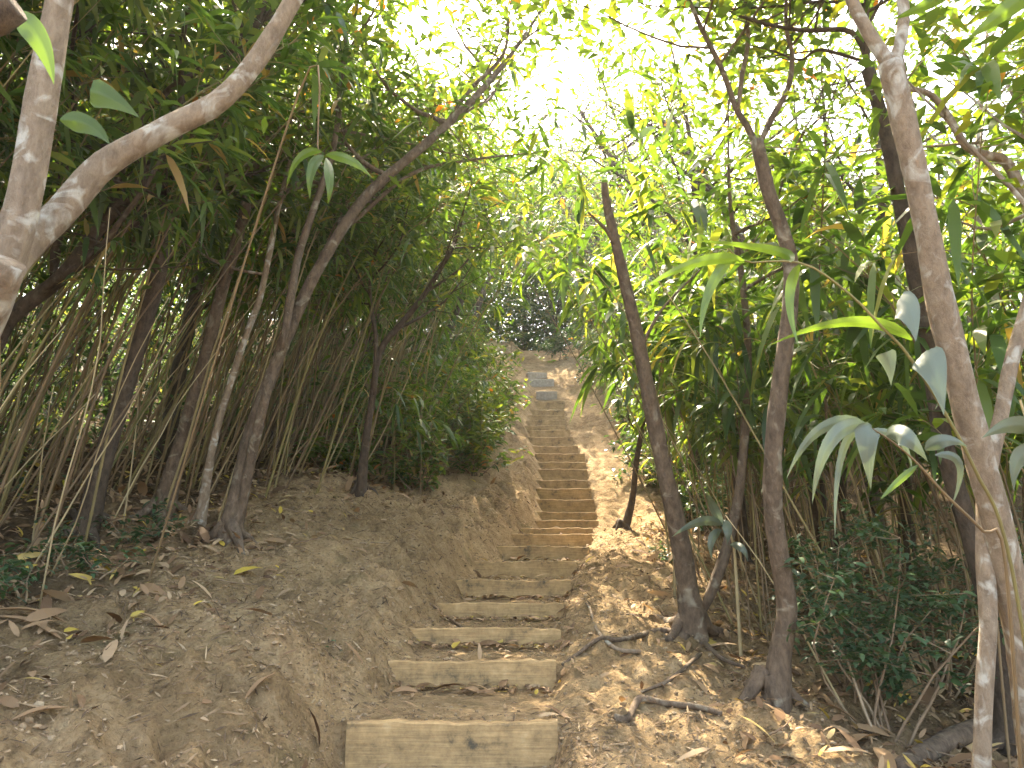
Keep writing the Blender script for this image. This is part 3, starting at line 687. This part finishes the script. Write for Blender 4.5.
AIR = [(2.5, 10.5, 6.0, -1.5, 'tall airy tree whose thin branches cross the sky gap from the right'), (-2.3, 11.5, 6.6, 2.0, 'tall airy tree whose twigs hang into the sky gap from the left'),
       (3.4, 14.5, 7.5, -1.6, 'airy tree filling the lower right of the sky gap'), (-2.2, 16.5, 7.5, 2.2, 'airy tree filling the lower left of the sky gap'), (3.0, 7.6, 5.4, -1.3, 'airy tree above the crooked sapling with fine leaves at top right of the gap')]
for x, y, h, ln_, lab in AIR:
    far_tree(x, y, h, ln_, lab, 'airy trees over the trail', L=1.9, nl=13, start=.5, leafL=.085, cl=17)
for x, y, h, ln_, lab in FT:
    far_tree(x, y, h, ln_, lab, 'trees over the thickets')
END = [(-1.1, 20.5, 5.6, 1.9, 'tree arching over the top of the trail from the left'), (3.0, 21.5, 5.8, -1.8, 'tree arching over the top of the trail from the right'),
       (.4, 26, 6.5, .3, 'tree standing at the end of the trail'), (-2.4, 24, 7, .8, 'tree left of the end of the trail'), (3.4, 25, 7, -.5, 'tree right of the end of the trail'), (1.4, 24.5, 4.2, -.2, 'low branching tree crossing behind the top of the trail')]
for x, y, h, ln_, lab in END:
    far_tree(x, y, h, ln_, lab, 'trees closing the end of the trail', L=2.7, leaf='far_leaf', nl=20, start=.06, leafL=.17, cl=26)

# ------------------------------------------------------------------ shrubs
def shrub(x, y, h, w, leafL, n, label, mat_='shrub_leaf', group=None, ratio=.4, name='shrub', stems=9, droop=.5):
    root = empty(name, (x, y, g1(x, y)), label, 'shrub', group)
    tb, lb = MB(), MB()
    for k in range(stems):
        d = rdir(1, .5, 1)[0]; d[0] *= w/h*1.3; d[1] *= w/h*1.3
        P, dd = branch_curve((rng.normal(0, .06), rng.normal(0, .06), -.05), d, h*rng.uniform(.6, 1.1), 9, .3, .3)
        tube(tb, P, np.linspace(.008, .002, 9), 4)
        for b in range(5):
            q = P[rng.integers(3, 9)]; P2, _ = branch_curve(q, rdir(1, -.1, .6)[0], h*.3*rng.uniform(.5, 1.2), 5, .1)
            tube(tb, P2, np.linspace(.003, .0012, 5), 3)
            c = max(2, n//(stems*5)); B = P2[rng.integers(1, 5, c)]+rng.normal(0, .03, (c, 3))
            leaves(lb, B, rdir(c, -.4, .6), leafL*rng.uniform(.6, 1.2, c), leafL*ratio*rng.uniform(.8, 1.2, c), droop, True)
    tb.obj('stem', M['twig'], root); lb.obj('foliage', M[mat_], root, smooth=False); return root
for k, (px, py, h, w, ll, n, lab) in enumerate([
    (890, 735, .95, .55, .06, 1500, 'dense dark small-leaved shrub at the foot of the right thicket'),
    (945, 690, 1.0, .5, .06, 1200, 'dark shrub close to the slim dark trunk on the right'),
    (850, 690, .75, .4, .055, 800, 'small dark shrub beside the base of the curving dark trunk'),
    (1000, 620, .9, .5, .07, 900, 'leafy shrub behind the spotted foreground trunk')]):
    p = at(px, py, hit(px, py)); shrub(p.x, p.y, h, w, ll, n, lab, group='dark shrubs under the right thicket')
for k in range(26):     # left verge above the bank
    y = rng.uniform(7.9, 17); xl, xr = edges(y); x = xl-rng.uniform(.65, 1.7)-(.35 if y < 9 or y > 14 else 0)
    shrub(x, y, rng.uniform(.7, 1.6), .8, .14, 480, ('wide' if k % 3 else 'long-leaved')+' green shrub on the left verge '+(band(y) if y > 9 else 'above the lower steps'), 'tree_leaf' if k % 3 else 'bamboo_leaf', 'undergrowth shrubs along the left verge', .28)
for k in range(16):
    y = rng.uniform(8.5, 20); xl, xr = edges(y); x = xr+rng.uniform(.75, 1.5)
    shrub(x, y, rng.uniform(.6, 1.3), .6, .12, 400, ('glossy dark' if k % 3 else 'bright green')+' shrub on the right verge '+(band(y) if y > 9.4 else 'by the crooked sapling'), 'shrub_leaf' if k % 3 else 'tree_leaf', 'shrubs along the right verge', .35)
for x, y, h, lab in [(-.75, 20.2, 1.5, 'green bush crowding the left side of the trail top'), (2.5, 21.2, 1.7, 'green bush crowding the right side of the trail top'), (.2, 23.6, 2.0, 'bushy growth closing the view straight behind the trail top'), (1.6, 23.9, 1.8, 'bushy growth behind the right half of the trail top'), (-1.4, 23.0, 2.0, 'bushy growth behind the left half of the trail top')]:
    shrub(x, y, h, 1.5, .17, 1300, lab, 'far_leaf', 'bushes at the top of the trail', .35, stems=14)
p = at(560, 362, 20.0); shrub(p.x+.1, p.y, 1.0, .5, .13, 700, 'dark rounded bush overhanging the top of the trail', group=None)
for px, py, lab in [(95, 578, 'small fern-like plant on the leaf litter at lower left'), (150, 540, 'small green sprig under the left bamboo stalks'), (20, 600, 'low dark plant at the left edge of the picture'), (45, 560, 'low green seedling near the left edge behind the dead leaves'),
                    (665, 560, 'small leafy sprig at the foot of the snapped trunk'), (318, 640, 'tiny green weed on the dirt bank')]:
    p = at(px, py, hit(px, py)); shrub(p.x, p.y, (.32 if px < 200 else .2) if px != 318 else .07, .4 if px != 318 else .06, .07 if px != 318 else .025, 200 if px != 318 else 25, lab, 'shrub_leaf', 'small ground plants', .3, 'small_plant', 5 if px != 318 else 3)

# small sapling on the right verge
px_tree('small_sapling', 'short dark crooked sapling on the right verge halfway up', 'tree', [(622, 527), (632, 500), (636, 465), (642, 430), (650, 390), (646, 350)], 7.5, 7.5, 8, 3, M['bark_dark'],
        crown=[dict(n_limb=4, L=.5, n_sub=4, cl=10, leafL=.12, leafW=.03, start=.5)], leaf='bamboo_leaf')

# ------------------------------------------------------------------ foreground bamboo sprays on the right
def spray(label, stem, t0, t1, lvs, w=5, name='bamboo_spray', base=None, leafmat='pale_leaf', cm='dry_culm'):
    P = px_line(stem, t0, t1)
    if base is not None: P = [Vector((base[0], base[1], g1(*base)))]+P
    b = P[0].copy(); root = empty(name, b, label, 'bamboo', 'large-leaved bamboo in the right foreground')
    L, r = smooth_line([p-b for p in P], np.linspace(w*t0/F/2*1.3, w*t0/F/4, len(P)), 50)
    tb = MB(); tube(tb, L, r, 7); tb.obj('culm', M[cm], root)
    for q in lvs:
        (x0, y0), (xm, ym), (x1, y1), ta, tm_, te, wd = q[:7]
        a, m_, e = [np.array(at(x, y, t)-b) for x, y, t in ((x0, y0, ta), (xm, ym, tm_), (x1, y1, te))]
        lb = MB(); n = 12; s = np.linspace(0, 1, n)[:, None]
        C = (1-s)**2*a+2*s*(1-s)*(2*m_-.5*a-.5*e)+s**2*e
        T = norm(np.gradient(C, axis=0)); view = norm(np.array(at(x0, y0, ta))-np.array([0, 0, CZ]))
        sd_ = np.cross(T, view[None]); sd_ = norm(sd_+.35*view[None]*(q[7] if len(q) > 7 else 1)); N = np.cross(sd_, T)
        wid = (wd*ta/F/2)*np.array([.15, .7, .95, 1, .95, .87, .77, .65, .51, .35, .18, .0])[:, None]
        if wd*1.0/max(1, math.hypot(x1-x0, y1-y0)) > .5: wid = (wd*ta/F/2)*np.array([.8, 1, .95, .87, .77, .66, .55, .44, .33, .22, .11, 0])[:, None]
        NC = 11; V = np.concatenate([C+sd_*wid*q+N*wid*(.30*abs(q)+(.035 if c_ % 2 else -.035)) for c_, q in enumerate(np.linspace(-1, 1, NC))]); k = np.arange(n-1)
        Q = np.concatenate([np.stack([c_*n+k, c_*n+k+1, (c_+1)*n+k+1, (c_+1)*n+k], 1) for c_ in range(NC-1)])
        lb.add(V, Q); o = lb.obj('leaf', M[q[8] if len(q) > 8 else leafmat], root)
spray('long arching bamboo cane with drooping grey green leaves in front of the spotted trunk',
      [(1010, 560), (975, 470), (945, 413), (908, 355), (880, 325), (854, 298), (814, 268), (784, 261), (745, 262), (728, 248)], 2.35, 2.3,
      [((897, 302), (910, 313), (916, 342), 2.3, 2.24, 2.2, 36), ((924, 352), (936, 374), (944, 416), 2.3, 2.24, 2.2, 37), ((912, 340), (850, 322), (768, 346), 2.3, 2.35, 2.4, 13, 1, 'bamboo_leaf'),
       ((886, 352), (890, 366), (891, 386), 2.4, 2.4, 2.4, 20), ((745, 262), (700, 262), (640, 290), 2.3, 2.2, 2.1, 13, 1, 'bamboo_leaf'), ((735, 255), (710, 290), (700, 340), 2.3, 2.25, 2.2, 12, 1, 'bamboo_leaf'),
       ((790, 262), (770, 250), (690, 240), 2.3, 2.4, 2.5, 12, 1, 'bamboo_leaf'), ((800, 264), (790, 300), (800, 350), 2.3, 2.3, 2.2, 11, 1, 'bamboo_leaf')], w=3, base=(1.62, 2.6), cm='culm')
spray('low brown bamboo cane whose wide grey leaves hang left of the spotted trunk',
      [(1005, 560), (983, 531), (945, 494), (915, 461), (890, 440), (866, 425)], 2.25, 2.2,
      [((872, 426), (868, 440), (871, 490), 2.2, 2.15, 2.15, 26), ((886, 436), (905, 436), (928, 462), 2.2, 2.1, 2.1, 24), ((868, 425), (832, 440), (812, 505), 2.2, 2.1, 2.1, 17),
       ((866, 424), (820, 430), (786, 480), 2.2, 2.2, 2.2, 13), ((866, 427), (842, 455), (835, 540), 2.2, 2.2, 2.15, 9), ((870, 430), (900, 440), (912, 470), 2.25, 2.3, 2.3, 9),
       ((918, 465), (895, 485), (880, 500), 2.2, 2.15, 2.1, 8, 1, 'bamboo_leaf'), ((925, 450), (945, 440), (968, 447), 2.2, 2.15, 2.15, 16), ((935, 455), (960, 465), (950, 510), 2.3, 2.3, 2.3, 9)], w=3, base=(1.5, 2.55), cm='culm')
spray('bamboo shoot with broad pale leaves cut off by the right edge',
      [(1050, 600), (1040, 500), (1032, 440), (1020, 400)], 2.1, 2.1,
      [((1032, 430), (1010, 426), (982, 438), 2.1, 2.1, 2.1, 20), ((1034, 455), (1018, 462), (1014, 492), 2.1, 2.1, 2.1, 24), ((1030, 420), (1050, 440), (1060, 500), 2.1, 2.1, 2.1, 24)], w=5, base=(1.55, 2.3))
spray('thin bamboo cane with a fan of grey leaves over the base of the snapped trunk',
      [(735, 560), (732, 540), (727, 524)], 4.3, 4.2,
      [((722, 525), (700, 522), (672, 537), 4.2, 4.1, 4.0, 11), ((722, 524), (712, 505), (706, 490), 4.2, 4.2, 4.1, 10), ((724, 520), (728, 530), (727, 545), 4.2, 4.1, 4.1, 11), ((722, 530), (712, 540), (712, 560), 4.2, 4.1, 4.1, 10),
       ((730, 545), (742, 548), (748, 562), 4.2, 4.1, 4.1, 9)], w=3, base=(1.25, 4.5))
spray('bamboo cane hanging long leaves down over the left thicket at upper left',
      [(300, 90), (318, 150), (322, 165)], 3.6, 3.5,
      [((322, 152), (300, 158), (286, 188), 3.5, 3.4, 3.4, 9), ((324, 156), (312, 170), (310, 200), 3.5, 3.4, 3.4, 12), ((326, 158), (330, 180), (328, 205), 3.5, 3.4, 3.4, 11), ((326, 155), (350, 160), (372, 178), 3.5, 3.4, 3.4, 11)], w=2, base=(-1.9, 4.2), cm='culm', leafmat='bamboo_leaf')
spray('bamboo cane with big dark leaves in front of the pale forked trunk',
      [(-60, 60), (-10, 15), (15, 10)], 1.9, 1.8,
      [((14, 12), (40, 40), (54, 85), 1.8, 1.8, 1.8, 26, 1, 'bamboo_leaf'), ((90, 90), (115, 100), (140, 118), 3.0, 3.0, 3.0, 30, 1, 'bamboo_leaf'), ((60, 120), (90, 125), (110, 145), 3.0, 3.0, 3.0, 22, 1, 'bamboo_leaf')], w=4, base=(-1.6, 1.6))
spray('bamboo cane dipping large green leaves into the top right corner',
      [(1100, 150), (1080, 20), (1030, -25)], 2.0, 1.9,
      [((1045, -20), (1005, 12), (966, 40), 1.9, 1.9, 1.9, 22, 1, 'bamboo_leaf'), ((960, -25), (935, 0), (890, 20), 2.4, 2.4, 2.4, 18, 1, 'bamboo_leaf')], w=4, base=(1.9, 2.4))

# ------------------------------------------------------------------ roots, logs, litter
def ground_tube(name, label, cat, pix, r0, r1, material, lift=.0, group=None, cap=True):
    P = []
    for i, (x, y) in enumerate(pix):
        p = at(x, y, hit(x, y)); f = i/(len(pix)-1); r = r0+(r1-r0)*f
        p.z = g1(p.x, p.y)+r*(.35+lift*math.sin(f*math.pi)); P.append(p)
    b = P[0].copy(); L, r = smooth_line([p-b for p in P], np.linspace(r0, r1, len(P)), len(P)*7)
    mb = MB(); tube(mb, L, r, 9, cap=cap, rough=.16); o = mb.obj(name, material); o.location = b
    return tag(o, label, cat, group)
RT = 'surface roots on the trail'
ground_tube('tree_root', 'gnarled looping root on the soil right of the lowest step', 'root', [(722, 716), (700, 712), (668, 708), (642, 704), (634, 712), (628, 722), (615, 720)], .014, .018, M['bark_brown'], .8, RT)
ground_tube('tree_root', 'pale root running from the snapped trunk toward the steps', 'root', [(688, 640), (665, 632), (645, 636), (620, 642), (600, 640), (578, 655), (562, 668)], .020, .008, M['bark_brown'], .2, RT)
ground_tube('tree_root', 'thin root curling beside the fourth step', 'root', [(640, 655), (615, 650), (596, 630), (590, 610), (586, 604)], .012, .006, M['bark_pale'], .8, RT)
ground_tube('tree_root', 'slender root crossing the dirt right of the lowest step', 'root', [(700, 655), (672, 680), (650, 690), (625, 698)], .012, .005, M['bark_brown'], .5, RT)
ground_tube('tree_root', 'brown root leaving the foot of the snapped trunk to the right', 'root', [(700, 640), (720, 660), (745, 668)], .018, .008, M['bark_brown'], .4, RT)
ground_tube('dead_stick', 'pale stick lying against the left end of the fourth step', 'stick', [(430, 605), (446, 618), (462, 628)], .010, .008, M['twig'], .8, 'sticks')
lg = ground_tube('fallen_log', 'fallen log half hidden at the bottom right corner', 'log', [(900, 775), (935, 758), (970, 742), (1010, 726), (1060, 705)], .042, .05, M['bark_brown'], .6)

def on_ground(X, Y, n, lo, hi):
    e = .03; N_ = norm(np.stack([-(gz(X+e, Y)-gz(X-e, Y))/(2*e), -(gz(X, Y+e)-gz(X, Y-e))/(2*e), np.ones(n)], 1))
    D_ = rdir(n, -.02, .02); D_ = norm(D_-np.sum(D_*N_, 1, keepdims=True)*N_+N_*rng.uniform(lo, hi, n)[:, None])
    return D_, N_
def scatter(n, ylo, yhi, fn):
    P = []
    while len(P) < n:
        y = rng.uniform(ylo, yhi, n*3)
        xl = np.interp(y, eY, eL); xr = np.interp(y, eY, eR)
        x = rng.uniform(-4.5, 4.0, n*3)
        d = fn(xl-x, x-xr, y, x); keep = rng.random(n*3) < d
        P += list(zip(x[keep], y[keep]))
    P = np.array(P[:n]); return P
def litter_density(u, w, y, x):
    d = np.where(u > 0, np.clip((u-.65)/1.1, .05, 1), 0)+np.where(w > 0, np.clip((w-.45)/.8, .05, 1), 0)
    on = (u <= 0) & (w <= 0)
    d = np.where(on, .12*np.clip(1-(y-2)/8, .1, 1), d)
    return d*np.clip(1.2+1.6*fbm(x*2.2, y*2.2, 3, 31), 0.02, 1)
P = scatter(17000, 1.8, 10, litter_density); n = len(P)
# riser foot: dry leaves gather against boards 2 to 5
Pf = []
for k in range(1, 7):
    m_ = 170 if k < 5 else 60
    Pf += list(zip(rng.uniform(SXL[k]-.05, SXR[k]+.12, m_), SY[k]-np.abs(rng.normal(0, .08, m_))-.01))
P = np.vstack([P, np.array(Pf)]); n = len(P)
Z = gz(P[:, 0], P[:, 1])
mb = MB(); D, NG = on_ground(P[:, 0], P[:, 1], n, -.02, .25)
Ls = rng.uniform(.03, .10, n)*(1+1.2*(rng.random(n) < .16)); Ls[17000:] *= .75
leaves(mb, np.stack([P[:, 0], P[:, 1], Z+rng.uniform(.004, .02, n)], 1), D, Ls, Ls*rng.uniform(.12, .36, n), 0., True, roll=.5, curl=.30, up=NG)
lit = mb.obj('leaf_litter', M['dead_leaf'], smooth=False); tag(lit, 'dry brown leaves strewn over the forest floor and trail edges', 'leaf litter', kind='stuff')
# crumbs of soil and pebbles
P = scatter(20000, 1.9, 9, lambda u, w, y, x: np.where((u <= 0) & (w <= 0), .35, 1)*np.clip(1.3-np.maximum(u, w)/2.5, .1, 1)*np.clip(.6+1.5*fbm(x*3, y*3, 3, 41), .05, 1)/np.clip(y/3, 1, 3))
n = len(P); Z = gz(P[:, 0], P[:, 1]); s = rng.gamma(1.6, .0032, n)+.002
g_ = (1+5**.5)/2
ic = norm(np.array([[-1, g_, 0], [1, g_, 0], [-1, -g_, 0], [1, -g_, 0], [0, -1, g_], [0, 1, g_], [0, -1, -g_], [0, 1, -g_], [g_, 0, -1], [g_, 0, 1], [-g_, 0, -1], [-g_, 0, 1]]))
ft = np.array([[0, 11, 5], [0, 5, 1], [0, 1, 7], [0, 7, 10], [0, 10, 11], [1, 5, 9], [5, 11, 4], [11, 10, 2], [10, 7, 6], [7, 1, 8], [3, 9, 4], [3, 4, 2], [3, 2, 6], [3, 6, 8], [3, 8, 9], [4, 9, 5], [2, 4, 11], [6, 2, 10], [8, 6, 7], [9, 8, 1]])
s = np.minimum(s*.8, .016)
V = ic[None]*s[:, None, None]*rng.uniform(.7, 1.25, (n, 12, 1))*rng.uniform(.6, 1.3, (n, 1, 3))*np.array([1, 1, .7])+np.stack([P[:, 0], P[:, 1], Z+s*.2], 1)[:, None]
mb = MB(); mb.add(V.reshape(-1, 3), None, (np.arange(n)[:, None, None]*12+ft[None]).reshape(-1, 3))
o = mb.obj('soil_crumbs', M['clod'], smooth=False); tag(o, 'loose crumbs of sandy soil and grit scattered over the dirt', 'gravel', kind='stuff')
P = scatter(34000, 1.9, 9, lambda u, w, y, x: np.where((u <= 0) & (w <= 0), .25, 1)*np.clip(.5+1.6*fbm(x*1.6, y*1.6, 4, 71), .04, 1)/np.clip(y/3, 1, 3))
n = len(P); Z = gz(P[:, 0], P[:, 1]); Ls = rng.uniform(.010, .045, n)
mb = MB(); D, NG = on_ground(P[:, 0], P[:, 1], n, -.02, .2); Ls[::3] *= 2.2; D, NG = on_ground(P[:, 0], P[:, 1], n, -.02, .2); leaves(mb, np.stack([P[:, 0], P[:, 1], Z+.005], 1), D, Ls, np.minimum(Ls*rng.uniform(.05, .35, n), .009), 0., False, roll=.4, up=NG)
o = mb.obj('leaf_fragments', M['debris'], smooth=False); tag(o, 'crumbled bits of dry leaf and bark sprinkled over the sandy soil', 'leaf debris', kind='stuff')
# twigs
tw = []
for k in range(5):
    Pt, _ = branch_curve((0, 0, .006), (1, 0, .02), rng.uniform(.12, .45), 8, 0, .25); Pt[:, 2] = .006+.01*rng.random(8)
    mb = MB(); tube(mb, Pt, np.linspace(.0055, .002, 8), 5, cap=True); tw.append(mb.mesh('fallen_twig', M['twig']))
P = scatter(60, 2.2, 6.5, litter_density)
for x, y in P:
    o = link('fallen_twig', tw[rng.integers(5)]); e = .15; a = rng.uniform(0, 6.28)
    sx = (g1(x+math.cos(a)*e, y+math.sin(a)*e)-g1(x-math.cos(a)*e, y-math.sin(a)*e))/(2*e)
    o.location = (x, y, g1(x, y)+.008); o.rotation_euler = (0, -math.atan(sx), a)
    side = 'left bank' if x < edges(y)[0] else ('right side' if x > edges(y)[1] else 'steps')
    tag(o, f'small dry twig lying on the dirt of the {side}' if side != 'steps' else 'small dry twig lying on the trodden dirt between the steps', 'twig', f'fallen twigs on the {side}')
# big dead bamboo sheaths
def sheath(px, py, ang, L, Wd, label):
    p = at(px, py, hit(px, py)); mb = MB(); n = 12; s = np.linspace(-.5, .5, n)
    cx = s*L; wd = Wd/2*np.sqrt(np.clip(1-(s*2)**2*.96, 0, 1)); V = []
    tw_ = rng.uniform(-.5, .5)
    for j in range(5):
        q = (j-2)/2
        V.append(np.stack([cx, wd*q*np.cos(s*tw_), .012+.35*wd*q*q+.02*np.cos(s*5)*L*2+wd*q*s*tw_], 1))
    V = np.concatenate(V); k = np.arange(n-1); Q = np.concatenate([np.stack([j*n+k, j*n+k+1, (j+1)*n+k+1, (j+1)*n+k], 1) for j in range(4)])
    mb.add(V, Q); o = mb.obj('dead_leaf', M['dead_leaf']); a = R(ang); e = L*.3
    sx = (g1(p.x+math.cos(a)*e, p.y+math.sin(a)*e)-g1(p.x-math.cos(a)*e, p.y-math.sin(a)*e))/(2*e)
    o.location = (p.x, p.y, max(p.z, g1(p.x, p.y))+.005); o.rotation_euler = (rng.normal(0, .2), -math.atan(sx), a)
    tag(o, label, 'dead leaf', 'large dry leaves on the ground')
for a in [(60, 545, 5, .30, .06, 'large dry curled leaf high on the left under the bamboo'), (50, 602, -20, .26, .055, 'large tan leaf at the left edge, upper one of the pile'),
          (30, 618, 10, .30, .05, 'long tan leaf in the pile at the left edge, middle of the pile'), (28, 630, -8, .32, .045, 'long straw coloured leaf lowest in the left edge pile'), (135, 580, 40, .2, .045, 'tan leaf beside the small fern-like plant'),
          (262, 690, 60, .15, .035, 'pale curled dry leaf on the dirt bank right of the bottom left corner'), (150, 625, -25, .16, .035, 'brown leaf lying on the left bank'), (405, 695, 20, .12, .05, 'broad pale dead leaf in front of the second step'),
          (470, 694, -30, .10, .05, 'small upturned dead leaf below the second step'), (862, 745, 35, .26, .06, 'large dry sheath in the debris heap at lower right'), (885, 765, 80, .22, .06, 'torn dry sheath at the bottom of the debris heap'),
          (835, 715, -15, .2, .05, 'olive dead leaf at the upper edge of the debris heap'), (820, 690, 60, .2, .045, 'brown dead leaf right of the curving dark trunk'), (40, 720, 30, .14, .035, 'dry leaf near the bottom left corner'),
          (680, 680, 15, .1, .03, 'small dry leaf among the roots on the right')]:
    sheath(*a)

for k in range(26):     # dry broken canes leaning through both thickets
    if k < 18: y = rng.uniform(3.2, 7.5); x = edges(y)[0]-rng.uniform(1.3, 2.6)-max(0, 4.2-y)*.4
    else: y = rng.uniform(3.8, 7); x = edges(y)[1]+rng.uniform(1.0, 2.2)+max(0, 4.4-y)*.5
    d = norm(np.array([rng.normal(.28 if x < 0 else -.05, .2), rng.normal(0, .25), 1.0]))
    Pt, _ = branch_curve((0, 0, -.05), d, rng.uniform(1.0, 2.8), 10, -.05, .1)
    mb = MB(); tube(mb, Pt, np.linspace(rng.uniform(.004, .007), .002, 10), 5, cap=True)
    o = mb.obj('dead_cane', M['dry_culm']); o.location = (x, y, g1(x, y))
    tag(o, ('steeply leaning' if abs(d[0]) > .35 else 'nearly upright')+' dry leafless cane '+zone(x, y), 'cane', 'dry canes in the thickets')
# ------------------------------------------------------------------ far wood: a closed mass of foliage all round
lb, tb = MB(), MB()
def mass(n, xr_, yr_, zr_, L, thr=-.1, s=50):
    x = rng.uniform(*xr_, n); y = rng.uniform(*yr_, n); z = gz(x, y)+rng.uniform(*zr_, n)
    keep = fbm(x*.55+z*.31, y*.4+z*.6, 3, s)+.4*fbm(x*2+z, z*2+y, 2, s+9) > thr
    x, y, z = x[keep], y[keep], z[keep]; m_ = len(x)
    leaves(lb, np.stack([x, y, z], 1), rdir(m_, -.6, .4), L*rng.uniform(.6, 1.3, m_), L*.36*rng.uniform(.7, 1.3, m_), .4, False)
mass(60000, (-16, -7.5), (-1, 24), (0, 6.5), .20)
mass(46000, (7.5, 15), (0, 24), (0, 5.5), .20)
mass(34000, (-8, -4.2), (1, 20), (0, 5.0), .15, .0)
mass(36000, (-7.5, -3.4), (2.5, 20), (0, 2.4), .13, -.1)
mass(26000, (4.8, 8), (2, 20), (0, 4.6), .15, .02)
mass(40000, (-16, 16), (30, 36), (-.5, 8.5), .28)
mass(52000, (-7, 9), (25, 30), (-.5, 8.0), .24, -.6)
mass(46000, (-4, 6), (23, 29), (0, 7.5), .17, -.15)
mass(14000, (-4.5, -1.6), (17, 28), (0, 6.0), .18, -.1)
mass(14000, (2.6, 6), (18, 28), (0, 6.0), .18, -.1)
for k in range(90):
    sgn = 1 if rng.random() < .5 else -1; x = sgn*rng.uniform(5.5, 14); y = rng.uniform(1, 24); h = rng.uniform(4, 6.5)
    Pt, _ = branch_curve((x, y, g1(x, y)-.1), (rng.normal(0, .2), rng.normal(0, .2), 1), h, 9, .4, .25); tube(tb, Pt, np.linspace(rng.uniform(.04, .1), .02, 9), 6)
wood = tb.obj('distant_wood', M['bark_dark']); tag(wood, 'mass of sunlit trees and foliage filling the forest behind the thickets', 'woodland', kind='stuff')
lb.obj('foliage', M['far_leaf'], wood, smooth=False)

# the thin mist of humid air between the trees
if HAZE:
    mb = MB(); x0, x1, y0, y1, z0, z1 = -75, 75, -45, 160, -12, 40
    mb.add([(x0,y0,z0),(x1,y0,z0),(x1,y1,z0),(x0,y1,z0),(x0,y0,z1),(x1,y0,z1),(x1,y1,z1),(x0,y1,z1)], [(3,2,1,0),(4,5,6,7),(0,1,5,4),(1,2,6,5),(2,3,7,6),(3,0,4,7)])
    m, t, nw, ln = mat('haze_air'); v = nw('ShaderNodeVolumePrincipled'); v.inputs['Density'].default_value = HAZE; v.inputs['Color'].default_value = (.95, .96, 1, 1); v.inputs['Anisotropy'].default_value = .3
    o = nw('ShaderNodeOutputMaterial'); ln(v.outputs[0], o.inputs['Volume']); hz = mb.obj('haze', m, smooth=False); hz['kind'] = 'stuff'
